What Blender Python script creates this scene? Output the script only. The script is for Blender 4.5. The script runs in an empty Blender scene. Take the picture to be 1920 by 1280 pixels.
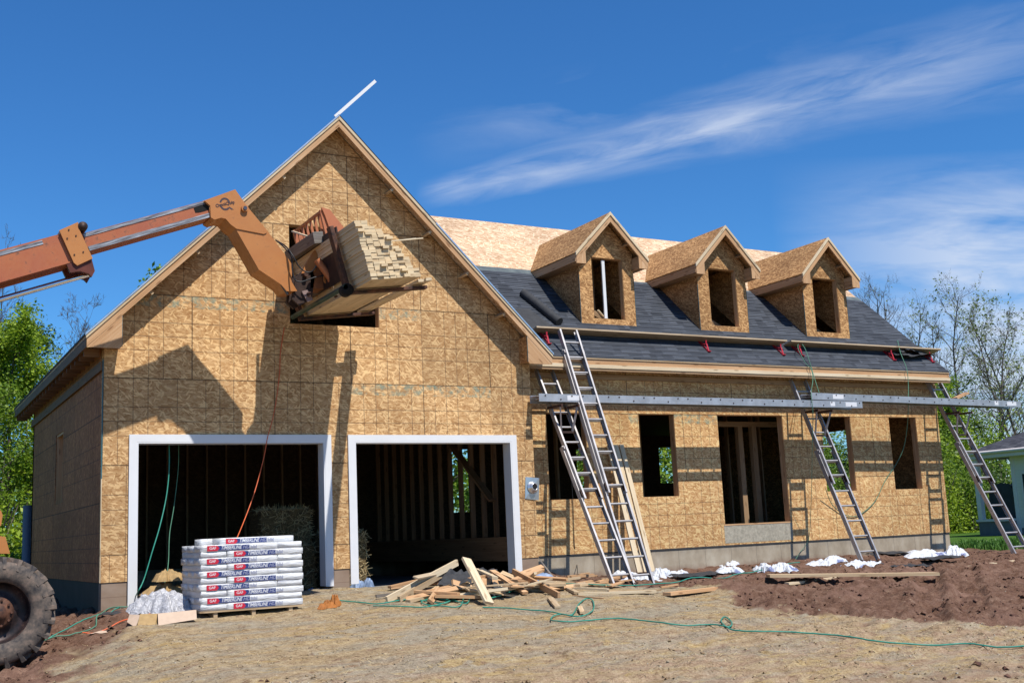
import bpy, math, random
import numpy as np
from mathutils import Vector as V, noise as MN
random.seed(7)
C=bpy.context.scene.collection
Z=V((0,0,1)); PI=math.pi
def _lerp(x,pts):
    if x<=pts[0][0]: return pts[0][1]
    for (a,b),(c,d) in zip(pts,pts[1:]):
        if x<=c: return b+(d-b)*(x-a)/(c-a)
    return pts[-1][1]
def _sm(a,b,x):
    t=min(1,max(0,(x-a)/(b-a))); return t*t*(3-2*t)
FRONT=[(-8,-.5),(-2,-.30),(-.8,-.10),(.3,.14),(3.5,.22),(6.8,.22),(7.6,.12),(10,.12),(13,.17),(17,.10),(22,.08),(60,.05)]
def gh(x,y):
    f=_lerp(x,FRONT); t=max(0,-y)
    z=f*math.exp(-t/9)-.95*(1-math.exp(-(t/9)**1.4))
    z+=1.7*_sm(11,24,y)*(1-_sm(-2,6,x))
    return z

# ------------------------------------------------------------------ helpers
ROOT={}
def tag(o,label=None,cat=None,group=None,kind=None):
    if label: o['label']=label
    if cat: o['category']=cat
    if group: o['group']=group
    if kind: o['kind']=kind
    return o
def thing(name,label,cat,loc=(0,0,0),group=None):
    o=bpy.data.objects.new(name,None); C.objects.link(o); o.location=loc; o.empty_display_size=.2
    ROOT[o]=V(loc); return tag(o,label,cat,group)
class MB:
    def __init__(s): s.v=[]; s.f=[]; s.m=[]; s.L=[]; s.sm=[]
    def add(s,vs,fs,m=0,L=None,sm=False):
        b=len(s.v); s.v+=[V(p) for p in vs]
        for f in fs: s.f.append([b+i for i in f]); s.m.append(m); s.L.append(L); s.sm.append(sm)
        return s
    def poly(s,pts,m=0,L=None): return s.add(pts,[list(range(len(pts)))],m,L)
    def box(s,x0,x1,y0,y1,z0,z1,m=0,L=None):
        if L is None:
            d=(abs(x1-x0),abs(y1-y0),abs(z1-z0)); L=V((1,0,0)) if d[0]==max(d) else V((0,1,0)) if d[1]==max(d) else V((0,0,1))
            if max(d)<3*sorted(d)[1]: L=None
        vs=[(x,y,z) for z in (z0,z1) for y in (y0,y1) for x in (x0,x1)]
        return s.add(vs,[(0,2,3,1),(4,5,7,6),(0,1,5,4),(2,6,7,3),(0,4,6,2),(1,3,7,5)],m,L)
    def obox(s,c,ax,ay,az,hx,hy,hz,m=0,L=None):
        c=V(c); ax=V(ax).normalized()*hx; ay=V(ay).normalized()*hy; az=V(az).normalized()*hz
        vs=[c+ax*i+ay*j+az*k for k in (-1,1) for j in (-1,1) for i in (-1,1)]
        return s.add(vs,[(0,2,3,1),(4,5,7,6),(0,1,5,4),(2,6,7,3),(0,4,6,2),(1,3,7,5)],m,L)
    def beam(s,a,b,w,h,up=Z,m=0):
        a=V(a); b=V(b); d=(b-a).normalized(); side=d.cross(V(up))
        if side.length<1e-4: side=d.cross(V((1,0,0)))
        side.normalize(); u=side.cross(d)
        return s.obox((a+b)/2,d,side,u,(b-a).length/2,w/2,h/2,m,d)
    def prism(s,pts,d,m=0,L=None):
        n=len(pts); d=V(d); A=[V(p) for p in pts]; nn=V((0,0,0))
        for i in range(n): nn+=A[i].cross(A[(i+1)%n])
        if nn.dot(d)>0: A.reverse()
        vs=A+[p+d for p in A]
        fs=[list(range(n)),list(range(2*n-1,n-1,-1))]+[(i,i+n,(i+1)%n+n,(i+1)%n) for i in range(n)]
        fs[2:]=[(f[3],f[2],f[1],f[0]) for f in fs[2:]]
        return s.add(vs,fs,m,L)
    def tube(s,pts,r,n=8,m=0,caps=True,r2=None):
        pts=[V(p) for p in pts]; k=len(pts); vs=[]; fs=[]
        t=(pts[1]-pts[0]).normalized(); a=t.orthogonal().normalized()
        for i in range(k):
            t=((pts[min(i+1,k-1)]-pts[max(i-1,0)])).normalized()
            a=(a-t*a.dot(t)); a=a.normalized() if a.length>1e-6 else t.orthogonal().normalized(); b=t.cross(a)
            rr=r if r2 is None else r+(r2-r)*i/(k-1)
            for j in range(n):
                q=2*PI*j/n; vs.append(pts[i]+(a*math.cos(q)+b*math.sin(q))*rr)
        for i in range(k-1):
            for j in range(n):
                j2=(j+1)%n; fs.append((i*n+j,i*n+j2,(i+1)*n+j2,(i+1)*n+j))
        s.add(vs,fs,m,None,True)
        if caps:
            s.add(vs[:n],[list(range(n-1,-1,-1))],m); s.add(vs[-n:],[list(range(n))],m)
        return s
    def cyl(s,a,b,r,n=16,m=0,r2=None): return s.tube([a,b],r,n,m,True,r2)
    def lathe(s,c,axis,prof,n=48,m=0,mf=None):
        # prof: list of (radius, offset along axis)
        c=V(c); ax=V(axis).normalized(); a=ax.orthogonal().normalized(); b=ax.cross(a); k=len(prof); vs=[]; fs=[]
        for i,(r,o) in enumerate(prof):
            for j in range(n):
                q=2*PI*j/n; vs.append(c+ax*o+(a*math.cos(q)+b*math.sin(q))*r)
        for i in range(k-1):
            for j in range(n):
                j2=(j+1)%n; fs.append((i*n+j,(i+1)*n+j,(i+1)*n+j2,i*n+j2))
        return s.add(vs,fs,m,None,True)
    def build(s,name,mat,parent=None,loc=None,bevel=0):
        o0=ROOT[parent] if parent is not None else (V(loc) if loc is not None else V((0,0,0)))
        me=bpy.data.meshes.new(name); me.from_pydata([p-o0 for p in s.v],[],s.f)
        for mt in (mat if isinstance(mat,(list,tuple)) else [mat]): me.materials.append(mt)
        uv=me.uv_layers.new(name='UVMap').data
        for p,m,L,sm in zip(me.polygons,s.m,s.L,s.sm):
            p.material_index=m; p.use_smooth=sm; n=p.normal
            if L is not None and abs(n.dot(L))<.9: t=V(L).normalized(); t=(t-n*t.dot(n)).normalized()
            elif abs(n.z)>.999: t=V((1,0,0))
            else: t=Z.cross(n).normalized()
            b=n.cross(t)
            for li in p.loop_indices:
                q=s.v[me.loops[li].vertex_index]; uv[li].uv=(q.dot(t),q.dot(b))
        me.update(); o=bpy.data.objects.new(name,me); C.objects.link(o)
        if parent is not None: o.parent=parent
        else: o.location=o0
        ROOT[o]=o0
        if bevel:
            md=o.modifiers.new('b','BEVEL'); md.width=bevel; md.segments=2; md.limit_method='ANGLE'
        return o
def npmesh(name,verts,faces,mats,parent=None,mi=None,smooth=False,loc=None):
    me=bpy.data.meshes.new(name); nv=len(verts); nf=len(faces); k=faces.shape[1]
    o0=ROOT[parent] if parent is not None else (V(loc) if loc is not None else V((0,0,0)))
    me.vertices.add(nv); me.vertices.foreach_set('co',(verts-np.array(o0)).astype(np.float32).ravel())
    me.loops.add(nf*k); me.loops.foreach_set('vertex_index',faces.astype(np.int32).ravel())
    me.polygons.add(nf); me.polygons.foreach_set('loop_start',np.arange(0,nf*k,k,dtype=np.int32))
    me.polygons.foreach_set('loop_total',np.full(nf,k,np.int32))
    for m in mats: me.materials.append(m)
    if mi is not None: me.polygons.foreach_set('material_index',mi.astype(np.int32))
    if smooth: me.polygons.foreach_set('use_smooth',np.ones(nf,bool))
    me.update(calc_edges=True); o=bpy.data.objects.new(name,me); C.objects.link(o)
    if parent is not None: o.parent=parent
    else: o.location=o0
    ROOT[o]=o0
    return o
# ------------------------------------------------------------------ materials
class NT:
    def __init__(s,name,world=None):
        if world: s.t=world.node_tree
        else:
            s.mat=bpy.data.materials.new(name); s.mat.use_nodes=True; s.t=s.mat.node_tree
        s.t.nodes.clear()
    def n(s,ty,**k):
        nd=s.t.nodes.new('ShaderNode'+ty); ins=k.pop('i',{})
        for a,b in k.items(): setattr(nd,a,b)
        for a,b in ins.items():
            if isinstance(b,bpy.types.NodeSocket): s.t.links.new(b,nd.inputs[a])
            else: nd.inputs[a].default_value=b
        return nd
    def math(s,op,a,b=0,c=0,clamp=False): return s.n('Math',operation=op,use_clamp=clamp,i={0:a,1:b,2:c}).outputs[0]
    def noise(s,vec,sc,det=3,rough=.55,out='Fac',dist=0): return s.n('TexNoise',i={'Vector':vec,'Scale':sc,'Detail':det,'Roughness':rough,'Distortion':dist}).outputs[out]
    def mapp(s,vec,sc=(1,1,1),rot=0,loc=(0,0,0)): return s.n('Mapping',i={'Vector':vec,'Scale':sc,'Rotation':(0,0,rot),'Location':loc}).outputs[0]
    def ramp(s,f,st,interp='LINEAR'):
        r=s.n('ValToRGB',i={0:f}); r.color_ramp.interpolation=interp; e=r.color_ramp.elements
        while len(e)<len(st): e.new(.5)
        for q,(p,c) in zip(e,st):
            q.position=p; q.color=(c,c,c,1) if isinstance(c,(int,float)) else (*c,1)
        return r.outputs[0]
    def mix(s,f,a,b,bt='MIX'):
        m=s.n('Mix',data_type='RGBA',blend_type=bt); i=m.inputs
        for k,x in ((0,f),(6,a),(7,b)):
            if isinstance(x,bpy.types.NodeSocket): s.t.links.new(x,i[k])
            else: i[k].default_value=x if k==0 else (*x,1) if len(x)==3 else x
        return m.outputs[2]
    def mr(s,v,a,b,c=0,d=1): return s.n('MapRange',clamp=True,i={0:v,1:a,2:b,3:c,4:d}).outputs[0]
    def out(s,col,rough=.7,metal=0,h=None,hs=.3,hd=.01,spec=.3,**k):
        if metal<.6: col=s.mix(1,col,(ALB,ALB,ALB),'MULTIPLY')
        b=s.n('BsdfPrincipled',i={'Base Color':col if isinstance(col,bpy.types.NodeSocket) else (*col,1),'Roughness':rough,'Metallic':metal,'Specular IOR Level':spec,**k})
        if h is not None: s.t.links.new(s.n('Bump',i={'Strength':hs,'Distance':hd,'Height':h}).outputs[0],b.inputs['Normal'])
        s.t.links.new(b.outputs[0],s.n('OutputMaterial').inputs[0]); return s.mat
    def uv(s): return s.n('TexCoord').outputs['UV']
    def obj(s): return s.n('TexCoord').outputs['Object']
    def rnd(s): return s.n('ObjectInfo').outputs['Random']
M={}
ALB=.74
def osb(name,dark,mid,light,grid=True,z0=3.302,vert=False,dens=1.0,x0=0.0,zb=None):
    mid2=tuple((a_*.45+b_*.55) for a_,b_ in zip(mid,light)); n=NT(name); uv=n.uv()
    if vert: uvf=n.mapp(uv,rot=PI/2)
    else: uvf=uv
    w=n.n('VectorMath',operation='SCALE',i={0:n.n('VectorMath',operation='SUBTRACT',i={0:n.noise(uvf,3,2,out='Color'),1:(.5,.5,.5)}).outputs[0],'Scale':.035}).outputs[0]
    base=n.n('VectorMath',operation='ADD',i={0:uvf,1:w}).outputs[0]
    def flk(rot,sx,sy,lo):
        c=n.mapp(n.mapp(base,rot=rot),(sx*dens,sy*dens,1),0,(lo,lo*1.7,0))
        return n.n('SeparateColor',i={0:n.n('TexVoronoi',voronoi_dimensions='2D',i={'Vector':c,'Scale':1.0,'Randomness':1.0}).outputs['Color']})
    A=flk(.15,12,56,0); B=flk(-.5,13,54,3.3); D=flk(.85,14,50,7.7); E=flk(-1.1,15,52,1.9)
    sel=n.math('GREATER_THAN',A.outputs[2],.5); sel2=n.math('GREATER_THAN',B.outputs[2],.62)
    f=n.mix(sel,A.outputs[0],B.outputs[0]); f=n.mix(sel2,f,D.outputs[0])
    g=n.noise(n.mapp(base,(14,110,1)),1,3)
    f=n.math('ADD',n.math('MULTIPLY',f,.62),n.math('MULTIPLY',g,.38))
    col=n.ramp(f,[(.15,dark),(.38,mid),(.62,mid2),(.85,light)])
    hi=n.math('GREATER_THAN',A.outputs[1],.87); hi2=n.math('GREATER_THAN',D.outputs[1],.90); hi3=n.math('GREATER_THAN',E.outputs[1],.955)
    col=n.mix(n.math('MULTIPLY',n.math('MAXIMUM',hi,n.math('MAXIMUM',hi2,hi3)),.7),col,tuple(min(1,c*1.42) for c in light))
    lo_=n.math('GREATER_THAN',B.outputs[1],.90); col=n.mix(n.math('MULTIPLY',lo_,.35),col,dark)
    patch=n.noise(uv,.9,3); col=n.mix(1,col,n.ramp(patch,[(.3,.84),(.7,1.12)]),'MULTIPLY')
    sx=n.n('SeparateXYZ',i={0:uv}); u,v=sx.outputs[0],sx.outputs[1]
    # each sheet 2.44 x 1.22 m has its own tone
    row=n.math('FLOOR',n.math('DIVIDE',n.math('SUBTRACT',v,z0),1.2192))
    off=n.math('MULTIPLY',n.math('FRACT',n.math('MULTIPLY',row,.5)),2.4384)
    uu=n.math('ADD',n.math('SUBTRACT',u,x0),off)
    cellu=n.math('FLOOR',n.math('DIVIDE',uu,2.4384))
    wn=n.n('TexWhiteNoise',noise_dimensions='2D',i={'Vector':n.n('CombineXYZ',i={0:cellu,1:row}).outputs[0]}).outputs[0]
    col=n.mix(1,col,n.ramp(wn,[(0,.84),(1,1.10)]),'MULTIPLY')
    if grid:
        def lines(x,th,ks):
            fr=n.math('FRACT',n.math('DIVIDE',x,1.2192)); r=None
            for k in ks:
                d=n.math('ABSOLUTE',n.math('SUBTRACT',fr,k)); d=n.math('MINIMUM',d,n.math('SUBTRACT',1,d))
                q=n.math('LESS_THAN',d,th/1.2192); r=q if r is None else n.math('MAXIMUM',r,q)
            return r
        off2=n.math('MULTIPLY',n.math('FRACT',n.math('MULTIPLY',row,.37)),.33)
        l1=n.math('MAXIMUM',lines(n.math('SUBTRACT',v,z0),.0062,(1/3,.5,2/3)),lines(n.math('ADD',uu,off2),.0055,(0,1/3,.5,2/3)))
        seam=n.math('MAXIMUM',lines(n.math('SUBTRACT',v,z0),.008,(0,)),n.math('LESS_THAN',n.math('ABSOLUTE',n.math('SUBTRACT',n.math('FRACT',n.math('DIVIDE',uu,2.4384)),.5)),.003))
        brk=n.mr(n.noise(uv,5,2),.3,.5,.55,1)
        col=n.mix(n.math('MULTIPLY',n.math('MULTIPLY',l1,brk),.58),col,(.05,.035,.03))
        col=n.mix(n.math('MULTIPLY',seam,.70),col,(.03,.02,.015))
        # green-blue mill stamp smears here and there along the sheet seams
        st=n.math('MULTIPLY',n.math('LESS_THAN',n.math('ABSOLUTE',n.math('SUBTRACT',n.math('FRACT',n.math('DIVIDE',n.math('SUBTRACT',v,z0),1.2192)),.93)),.075),n.math('GREATER_THAN',wn,.86))
        st=n.math('MULTIPLY',st,n.mr(n.noise(uv,9,4,.7),.46,.62))
        col=n.mix(n.math('MULTIPLY',st,.6),col,(.12,.30,.27))
    return n.out(col,.75,0,f,.25,.004,.2)
M['osb']=osb('osb_wall',(.40,.20,.075),(.58,.325,.135),(.74,.47,.23))
M['osb_house']=osb('osb_house_wall',(.45,.215,.08),(.64,.355,.14),(.82,.51,.245),z0=2.94,x0=.6)
M['osb_side']=osb('osb_side_shaded',(.30,.10,.032),(.42,.155,.052),(.52,.215,.08),vert=True,grid=True)  # same strand board, shade of the left wall put into its colour
M['osb_roof']=osb('osb_roof_deck',(.42,.245,.13),(.60,.385,.225),(.74,.53,.36),grid=False,dens=.8)
M['osb_in']=osb('osb_in_shade',(.045,.025,.012),(.07,.04,.02),(.10,.06,.03),grid=False)  # strand board darkened so its colour carries the interior shade
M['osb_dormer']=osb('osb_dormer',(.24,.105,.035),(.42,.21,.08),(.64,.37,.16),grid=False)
def wood(name,a,b,c,rough=.7,var=.35):
    n=NT(name); uv=n.uv(); r=n.rnd()
    off=n.n('CombineXYZ',i={0:n.math('MULTIPLY',r,37),1:n.math('MULTIPLY',r,91)}).outputs[0]
    p=n.n('VectorMath',operation='ADD',i={0:uv,1:off}).outputs[0]
    g=n.noise(n.mapp(p,(1.2,42,1)),1,4,.6,dist=.6); g2=n.noise(n.mapp(p,(.7,9,1)),1,2)
    f=n.math('ADD',n.math('MULTIPLY',g,.6),n.math('MULTIPLY',g2,.4))
    col=n.ramp(f,[(.32,a),(.5,b),(.68,c)])
    kn=n.n('TexVoronoi',voronoi_dimensions='2D',i={'Vector':n.mapp(p,(1.6,7,1)),'Scale':1.0}).outputs['Distance']
    col=n.mix(n.mr(kn,.05,.12,.65,0),col,(a[0]*.5,a[1]*.42,a[2]*.35))
    col=n.mix(1,col,n.ramp(r,[(0,1-var*.6),(1,1+var*.25)]),'MULTIPLY')
    return n.out(col,rough,0,g,.15,.002,.25)
M['pine']=wood('pine_pale',(.48,.32,.17),(.66,.48,.29),(.80,.64,.43))
M['pine_new']=wood('pine_fresh',(.62,.46,.27),(.78,.62,.41),(.86,.74,.54),var=.2)
M['pine_load']=wood('pine_load',(.70,.50,.29),(.84,.64,.39),(.93,.77,.52),var=.25)
M['fir']=wood('fir_pinkish',(.46,.24,.11),(.66,.39,.20),(.78,.52,.31),var=.25)
M['stud']=wood('stud_brown',(.34,.20,.10),(.46,.29,.16),(.56,.38,.22))
M['stud_shade']=wood('stud_shaded',(.17,.085,.038),(.25,.135,.065),(.32,.185,.095))  # shaded copy of the stud wood, dimness put into its colour
M['oldwood']=wood('weathered_wood',(.12,.10,.085),(.20,.17,.145),(.30,.27,.23))
M['planed']=wood('walk_board',(.35,.25,.15),(.50,.38,.25),(.62,.50,.35))
def plain(name,c,rough=.6,metal=0,var=.12,sc=6,hs=.0,spec=.3,**k):
    n=NT(name); o=n.obj(); f=n.noise(o,sc,4,.6); r=n.rnd()
    col=n.mix(1,c,n.ramp(f,[(.3,1-var),(.7,1+var)]),'MULTIPLY')
    return n.out(col,rough,metal,f if hs else None,hs,.005,spec,**k)
M['white']=plain('white_trim_paint',(.86,.86,.87),.45,0,.03,3)
M['black']=plain('black_void',(.012,.011,.01),.9)
M['rubberblk']=plain('black_rubber_hose',(.018,.018,.02),.45,0,.2)
M['felt']=plain('roofing_felt',(.045,.046,.05),.75,0,.25,9,.2)
M['red']=plain('red_bracket_paint',(.50,.025,.045),.5,0,.2)
M['teal']=plain('teal_hose',(.04,.30,.22),.45,0,.15)
M['green_rope']=plain('green_rope',(.10,.26,.17),.7,0,.2)
M['orange_hose']=plain('orange_hose',(.75,.14,.045),.45,0,.1)
M['teal_edge']=plain('teal_sheet_edge',(.05,.17,.20),.7,0,.2)
M['side_dark']=plain('dark_side_foundation',(.035,.027,.024),.7,0,.3,3,.2)  # near-black tone, much darker than the front foundation
M['kraft']=plain('brown_paper',(.44,.29,.13),.8,0,.15,12,.4)
M['card']=plain('cardboard',(.62,.46,.34),.8,0,.08,8)
M['wrap_orange']=plain('orange_paper',(.42,.15,.03),.7,0,.3,14,.3)
M['bluetarp']=plain('blue_grey_plastic',(.22,.30,.45),.5,0,.4,8,.3)
M['concrete_n']=plain('neighbour_concrete',(.22,.22,.22),.85)
M['siding_trim']=plain('pale_blue_trim',(.96,.86,.80),.55,0,.05)
M['grillcover']=plain('dark_grey_cover',(.045,.052,.062),.6,0,.3,3,.3)
M['dark_paint']=plain('dark_brown_steel',(.06,.035,.028),.55,.3,.4,12)
M['silver']=plain('silver_flashing',(.62,.64,.67),.32,.85,.1,10)
M['chrome']=plain('chrome_rod',(.7,.71,.73),.18,1,.1,10)
M['polegrey']=plain('grey_pipe',(.14,.19,.27),.5)
# shingles
def shingles(name,c1,c2,c3,expo=.143,v0=0.0):
    n=NT(name); uv=n.uv(); s=n.n('SeparateXYZ',i={0:uv}); u,v=s.outputs[0],n.math('SUBTRACT',s.outputs[1],v0)
    row=n.math('FLOOR',n.math('DIVIDE',v,expo)); fr=n.math('FRACT',n.math('DIVIDE',v,expo))
    uu=n.math('ADD',u,n.math('MULTIPLY',n.n('TexWhiteNoise',noise_dimensions='1D',i={'W':row}).outputs[0],3))
    v1=n.n('TexVoronoi',voronoi_dimensions='2D',i={'Vector':n.n('CombineXYZ',i={0:n.math('MULTIPLY',uu,4.2),1:n.math('MULTIPLY',row,17.3)}).outputs[0],'Scale':1.0,'Randomness':.9})
    cv=n.n('SeparateColor',i={0:v1.outputs['Color']}).outputs[0]
    g=n.noise(uv,140,3,.7); g2=n.noise(uv,1.3,3)
    f=n.math('ADD',n.math('ADD',n.math('MULTIPLY',cv,.40),n.math('MULTIPLY',g,.35)),n.math('MULTIPLY',g2,.25))
    col=n.ramp(f,[(.25,c1),(.48,c2),(.72,c3)])
    # cut edge and the shadow under each tab, painted as one near-black band
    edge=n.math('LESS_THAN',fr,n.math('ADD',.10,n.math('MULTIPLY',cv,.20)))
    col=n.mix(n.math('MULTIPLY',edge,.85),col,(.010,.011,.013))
    return n.out(col,.85,0,g,.5,.004,.25)
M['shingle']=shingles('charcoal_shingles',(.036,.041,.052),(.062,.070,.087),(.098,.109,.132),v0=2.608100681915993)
M['shingle_n']=shingles('neighbour_shingles',(.04,.04,.05),(.075,.075,.09),(.13,.13,.145))
n=NT('underlayment'); f=n.noise(n.uv(),6,4); M['underlay']=n.out(n.ramp(f,[(.3,(.075,.095,.105)),(.7,(.15,.18,.18))]),.6)
# concrete foundation
n=NT('foundation_concrete'); uv=n.uv(); s=n.n('SeparateXYZ',i={0:uv}); u,v=s.outputs[0],s.outputs[1]
f=n.noise(n.mapp(uv,(1.5,1,1)),2.2,5,.6); st=n.noise(n.mapp(uv,(6,1.2,1)),1.5,3)
col=n.ramp(f,[(.3,(.33,.265,.19)),(.5,(.44,.365,.27)),(.72,(.55,.475,.37))])
col=n.mix(n.mr(n.math('ADD',v,n.math('MULTIPLY',st,.35)),.55,.72,0,.45),col,(.19,.165,.14))
fr=n.math('ABSOLUTE',n.math('SUBTRACT',n.math('FRACT',n.math('DIVIDE',u,.61)),.5)); col=n.mix(n.math('MULTIPLY',n.math('LESS_THAN',fr,.008),.55),col,(.12,.10,.085))
col=n.mix(n.mr(n.math('ADD',v,n.math('MULTIPLY',f,.2)),.22,.32,.55,0),col,(.24,.13,.09))
M['concrete']=n.out(col,.85,0,f,.3,.01,.2)
# paints
def paint(name,c,c2,dirt=(.10,.06,.045),wear=.5,rough=.42):
    n=NT(name); o=n.obj(); f=n.noise(o,1.6,4,.6); g=n.noise(o,14,4,.7)
    col=n.mix(n.mr(f,.35,.7),c,c2); col=n.mix(n.math('MULTIPLY',n.mr(g,.58,.72),wear),col,dirt)
    return n.out(col,n.mr(g,.3,.7,rough-.1,rough+.25),0,g,.04,.004,.4)
M['orange']=paint('orange_head_paint',(.58,.235,.062),(.51,.19,.05),wear=.35)
M['orange_old']=paint('orange_boom_paint',(.50,.155,.052),(.42,.115,.055),wear=.8)
M['orange_pink']=paint('faded_orange_frame',(.60,.21,.08),(.50,.16,.07),wear=.35)
n=NT('worn_steel_strip'); uv=n.uv(); f=n.noise(n.mapp(uv,(2,30,1)),1.5,4,.7); M['strip']=n.out(n.ramp(f,[(.38,(.10,.08,.075)),(.55,(.32,.31,.31)),(.70,(.62,.61,.60))]),.42,.6)
n=NT('rusty_steel'); o=n.obj(); f=n.noise(o,9,5,.7); M['rust']=n.out(n.ramp(f,[(.35,(.035,.025,.025)),(.52,(.12,.055,.035)),(.68,(.22,.10,.06))]),.7,.2,f,.3,.005)
# aluminium
def alu(name,c,r):
    n=NT(name); o=n.obj(); f=n.noise(o,5,4,.6); g=n.noise(n.mapp(n.uv(),(3,60,1)),1,3)
    return n.out(n.mix(1,c,n.ramp(f,[(.3,.75),(.7,1.1)]),'MULTIPLY'),n.mr(g,.3,.7,r+.05,r+.2),.59,g,.05,.002)
M['alu']=alu('ladder_aluminium',(.60,.57,.56),.36)
M['alu_dull']=alu('ladder_aluminium_dull',(.50,.46,.47),.42)
M['alu_plank']=alu('stage_aluminium',(.56,.57,.60),.40)
# tyre
n=NT('dusty_tyre'); o=n.obj(); f=n.noise(o,7,5,.65); g=n.noise(o,30,3)
M['tyre']=n.out(n.ramp(n.math('ADD',n.math('MULTIPLY',f,.75),n.math('MULTIPLY',g,.25)),[(.34,(.035,.034,.038)),(.5,(.13,.105,.088)),(.64,(.25,.18,.14))]),.85,0,f,.25,.01)
n=NT('dirty_rim'); o=n.obj(); f=n.noise(o,8,5,.7); M['rim']=n.out(n.ramp(f,[(.36,(.02,.018,.02)),(.55,(.055,.035,.035)),(.70,(.20,.12,.09))]),.45,.3,f,.1,.005)
# plastics
n=NT('white_shingle_wrapper'); o=n.obj(); r=n.rnd()
oo=n.n('VectorMath',operation='ADD',i={0:o,1:n.n('CombineXYZ',i={0:n.math('MULTIPLY',r,50),2:n.math('MULTIPLY',r,23)}).outputs[0]}).outputs[0]
w=n.noise(n.mapp(oo,(3.2,3.2,26)),1,4,.6,dist=1.2); w2=n.noise(oo,22,3)
h=n.math('ADD',w,n.math('MULTIPLY',w2,.25)); pr=n.noise(n.mapp(oo,(2,2,34)),1,3,.6)
col=n.mix(n.math('MULTIPLY',n.mr(pr,.62,.68),.6),n.ramp(n.noise(oo,3,3),[(.3,(.68,.68,.69)),(.7,(.88,.88,.88))]),(.25,.26,.38))
M['wrap']=n.out(col,.32,0,h,.9,.018,.5)
n=NT('crumpled_white_plastic'); o=n.obj(); w=n.noise(o,9,4,.6,dist=1.5); p2=n.noise(o,2.4,2)
col=n.mix(n.mr(p2,.60,.64),(.74,.76,.80),(.20,.23,.42)); col=n.mix(n.mr(p2,.70,.72),col,(.45,.06,.10))
M['crumple']=n.out(col,.4,0,w,1,.03,.5)
n=NT('clear_plastic_wrap'); o=n.obj(); w=n.noise(o,12,4,.6,dist=2); M['clearwrap']=n.out(n.ramp(w,[(.4,(.42,.42,.45)),(.6,(.66,.66,.70))]),.22,0,w,1,.03,.6)
def emblem(name,c,rough=.5): return plain(name,c,rough,0,.03)
M['lab_blue']=emblem('label_navy',(.035,.055,.20)); M['lab_red']=emblem('label_red',(.62,.02,.05)); M['lab_white']=emblem('label_white',(.82,.83,.86)); M['lab_grey']=emblem('label_grey',(.35,.37,.50))
M['ink']=emblem('brown_decal',(.075,.05,.06))
# hay
n=NT('hay'); o=n.obj(); f=n.noise(n.mapp(o,(12,12,40)),1,5,.7); M['hay']=n.out(n.ramp(f,[(.35,(.07,.045,.018)),(.6,(.22,.15,.065))]),.9,0,f,.8,.03)
# siding
n=NT('white_lap_siding'); v=n.n('SeparateXYZ',i={0:n.obj()}).outputs[2]; fr=n.math('FRACT',n.math('DIVIDE',v,.11))
M['siding']=n.out(n.mix(n.mr(fr,0,.12,.5,0),(.96,.88,.78),(.62,.58,.52)),.6,0,fr,.6,.01)
# leaves / bark
def leafm(name,cols,tr=.35):
    n=NT(name); g=n.n('NewGeometry'); r=g.outputs['Random Per Island']; p=n.noise(n.n('TexCoord').outputs['Object'],.5,2)
    col=n.ramp(n.math('ADD',n.math('MULTIPLY',r,.7),n.math('MULTIPLY',p,.3)),[(.15+.7*i/(len(cols)-1),c) for i,c in enumerate(cols)])
    b=n.n('BsdfPrincipled',i={'Base Color':col,'Roughness':.5,'Specular IOR Level':.3}); t=n.n('BsdfTranslucent',i={0:col})
    m=n.n('MixShader',i={0:tr,1:b.outputs[0],2:t.outputs[0]}); n.t.links.new(m.outputs[0],n.n('OutputMaterial').inputs[0]); return n.mat
M['leaf_spring']=leafm('spring_leaves',[(.12,.20,.012),(.22,.33,.02),(.36,.46,.04)],.45)
M['leaf_mid']=leafm('green_leaves',[(.07,.13,.012),(.13,.22,.02),(.22,.33,.035)],.4)
M['leaf_dark']=leafm('dark_leaves',[(.03,.065,.01),(.07,.12,.018),(.13,.20,.03)],.35)
M['leaf_sparse']=leafm('budding_leaves',[(.10,.15,.03),(.20,.25,.06),(.30,.33,.10)],.4)
M['weed']=leafm('weed_leaves',[(.04,.10,.015),(.08,.18,.03),(.14,.26,.05)],.3)
M['straw']=leafm('straw_blades',[(.30,.21,.09),(.50,.38,.19),(.66,.54,.31)],.1)
n=NT('bark'); o=n.obj(); f=n.noise(n.mapp(o,(6,6,1.5)),1.5,4,.65); M['bark']=n.out(n.ramp(f,[(.35,(.07,.055,.045)),(.65,(.20,.165,.14))]),.9,0,f,.5,.02)
n=NT('pale_bark'); o=n.obj(); f=n.noise(n.mapp(o,(6,6,1.5)),1.5,4,.65); M['bark2']=n.out(n.ramp(f,[(.35,(.13,.105,.09)),(.65,(.26,.22,.19))]),.9)
# stones and clods
n=NT('gravel_stone'); g=n.n('NewGeometry').outputs['Random Per Island']; M['stone']=n.out(n.ramp(g,[(0,(.20,.15,.10)),(.5,(.36,.29,.20)),(1,(.52,.47,.40))]),.85)
n=NT('mud_clod'); g=n.n('NewGeometry').outputs['Random Per Island']; M['clod']=n.out(n.ramp(g,[(0,(.10,.045,.03)),(1,(.22,.12,.08))]),.9)

n=NT('tan_clod'); g=n.n('NewGeometry').outputs['Random Per Island']; M['clod_tan']=n.out(n.ramp(g,[(0,(.24,.16,.09)),(1,(.50,.38,.22))]),.9)
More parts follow.
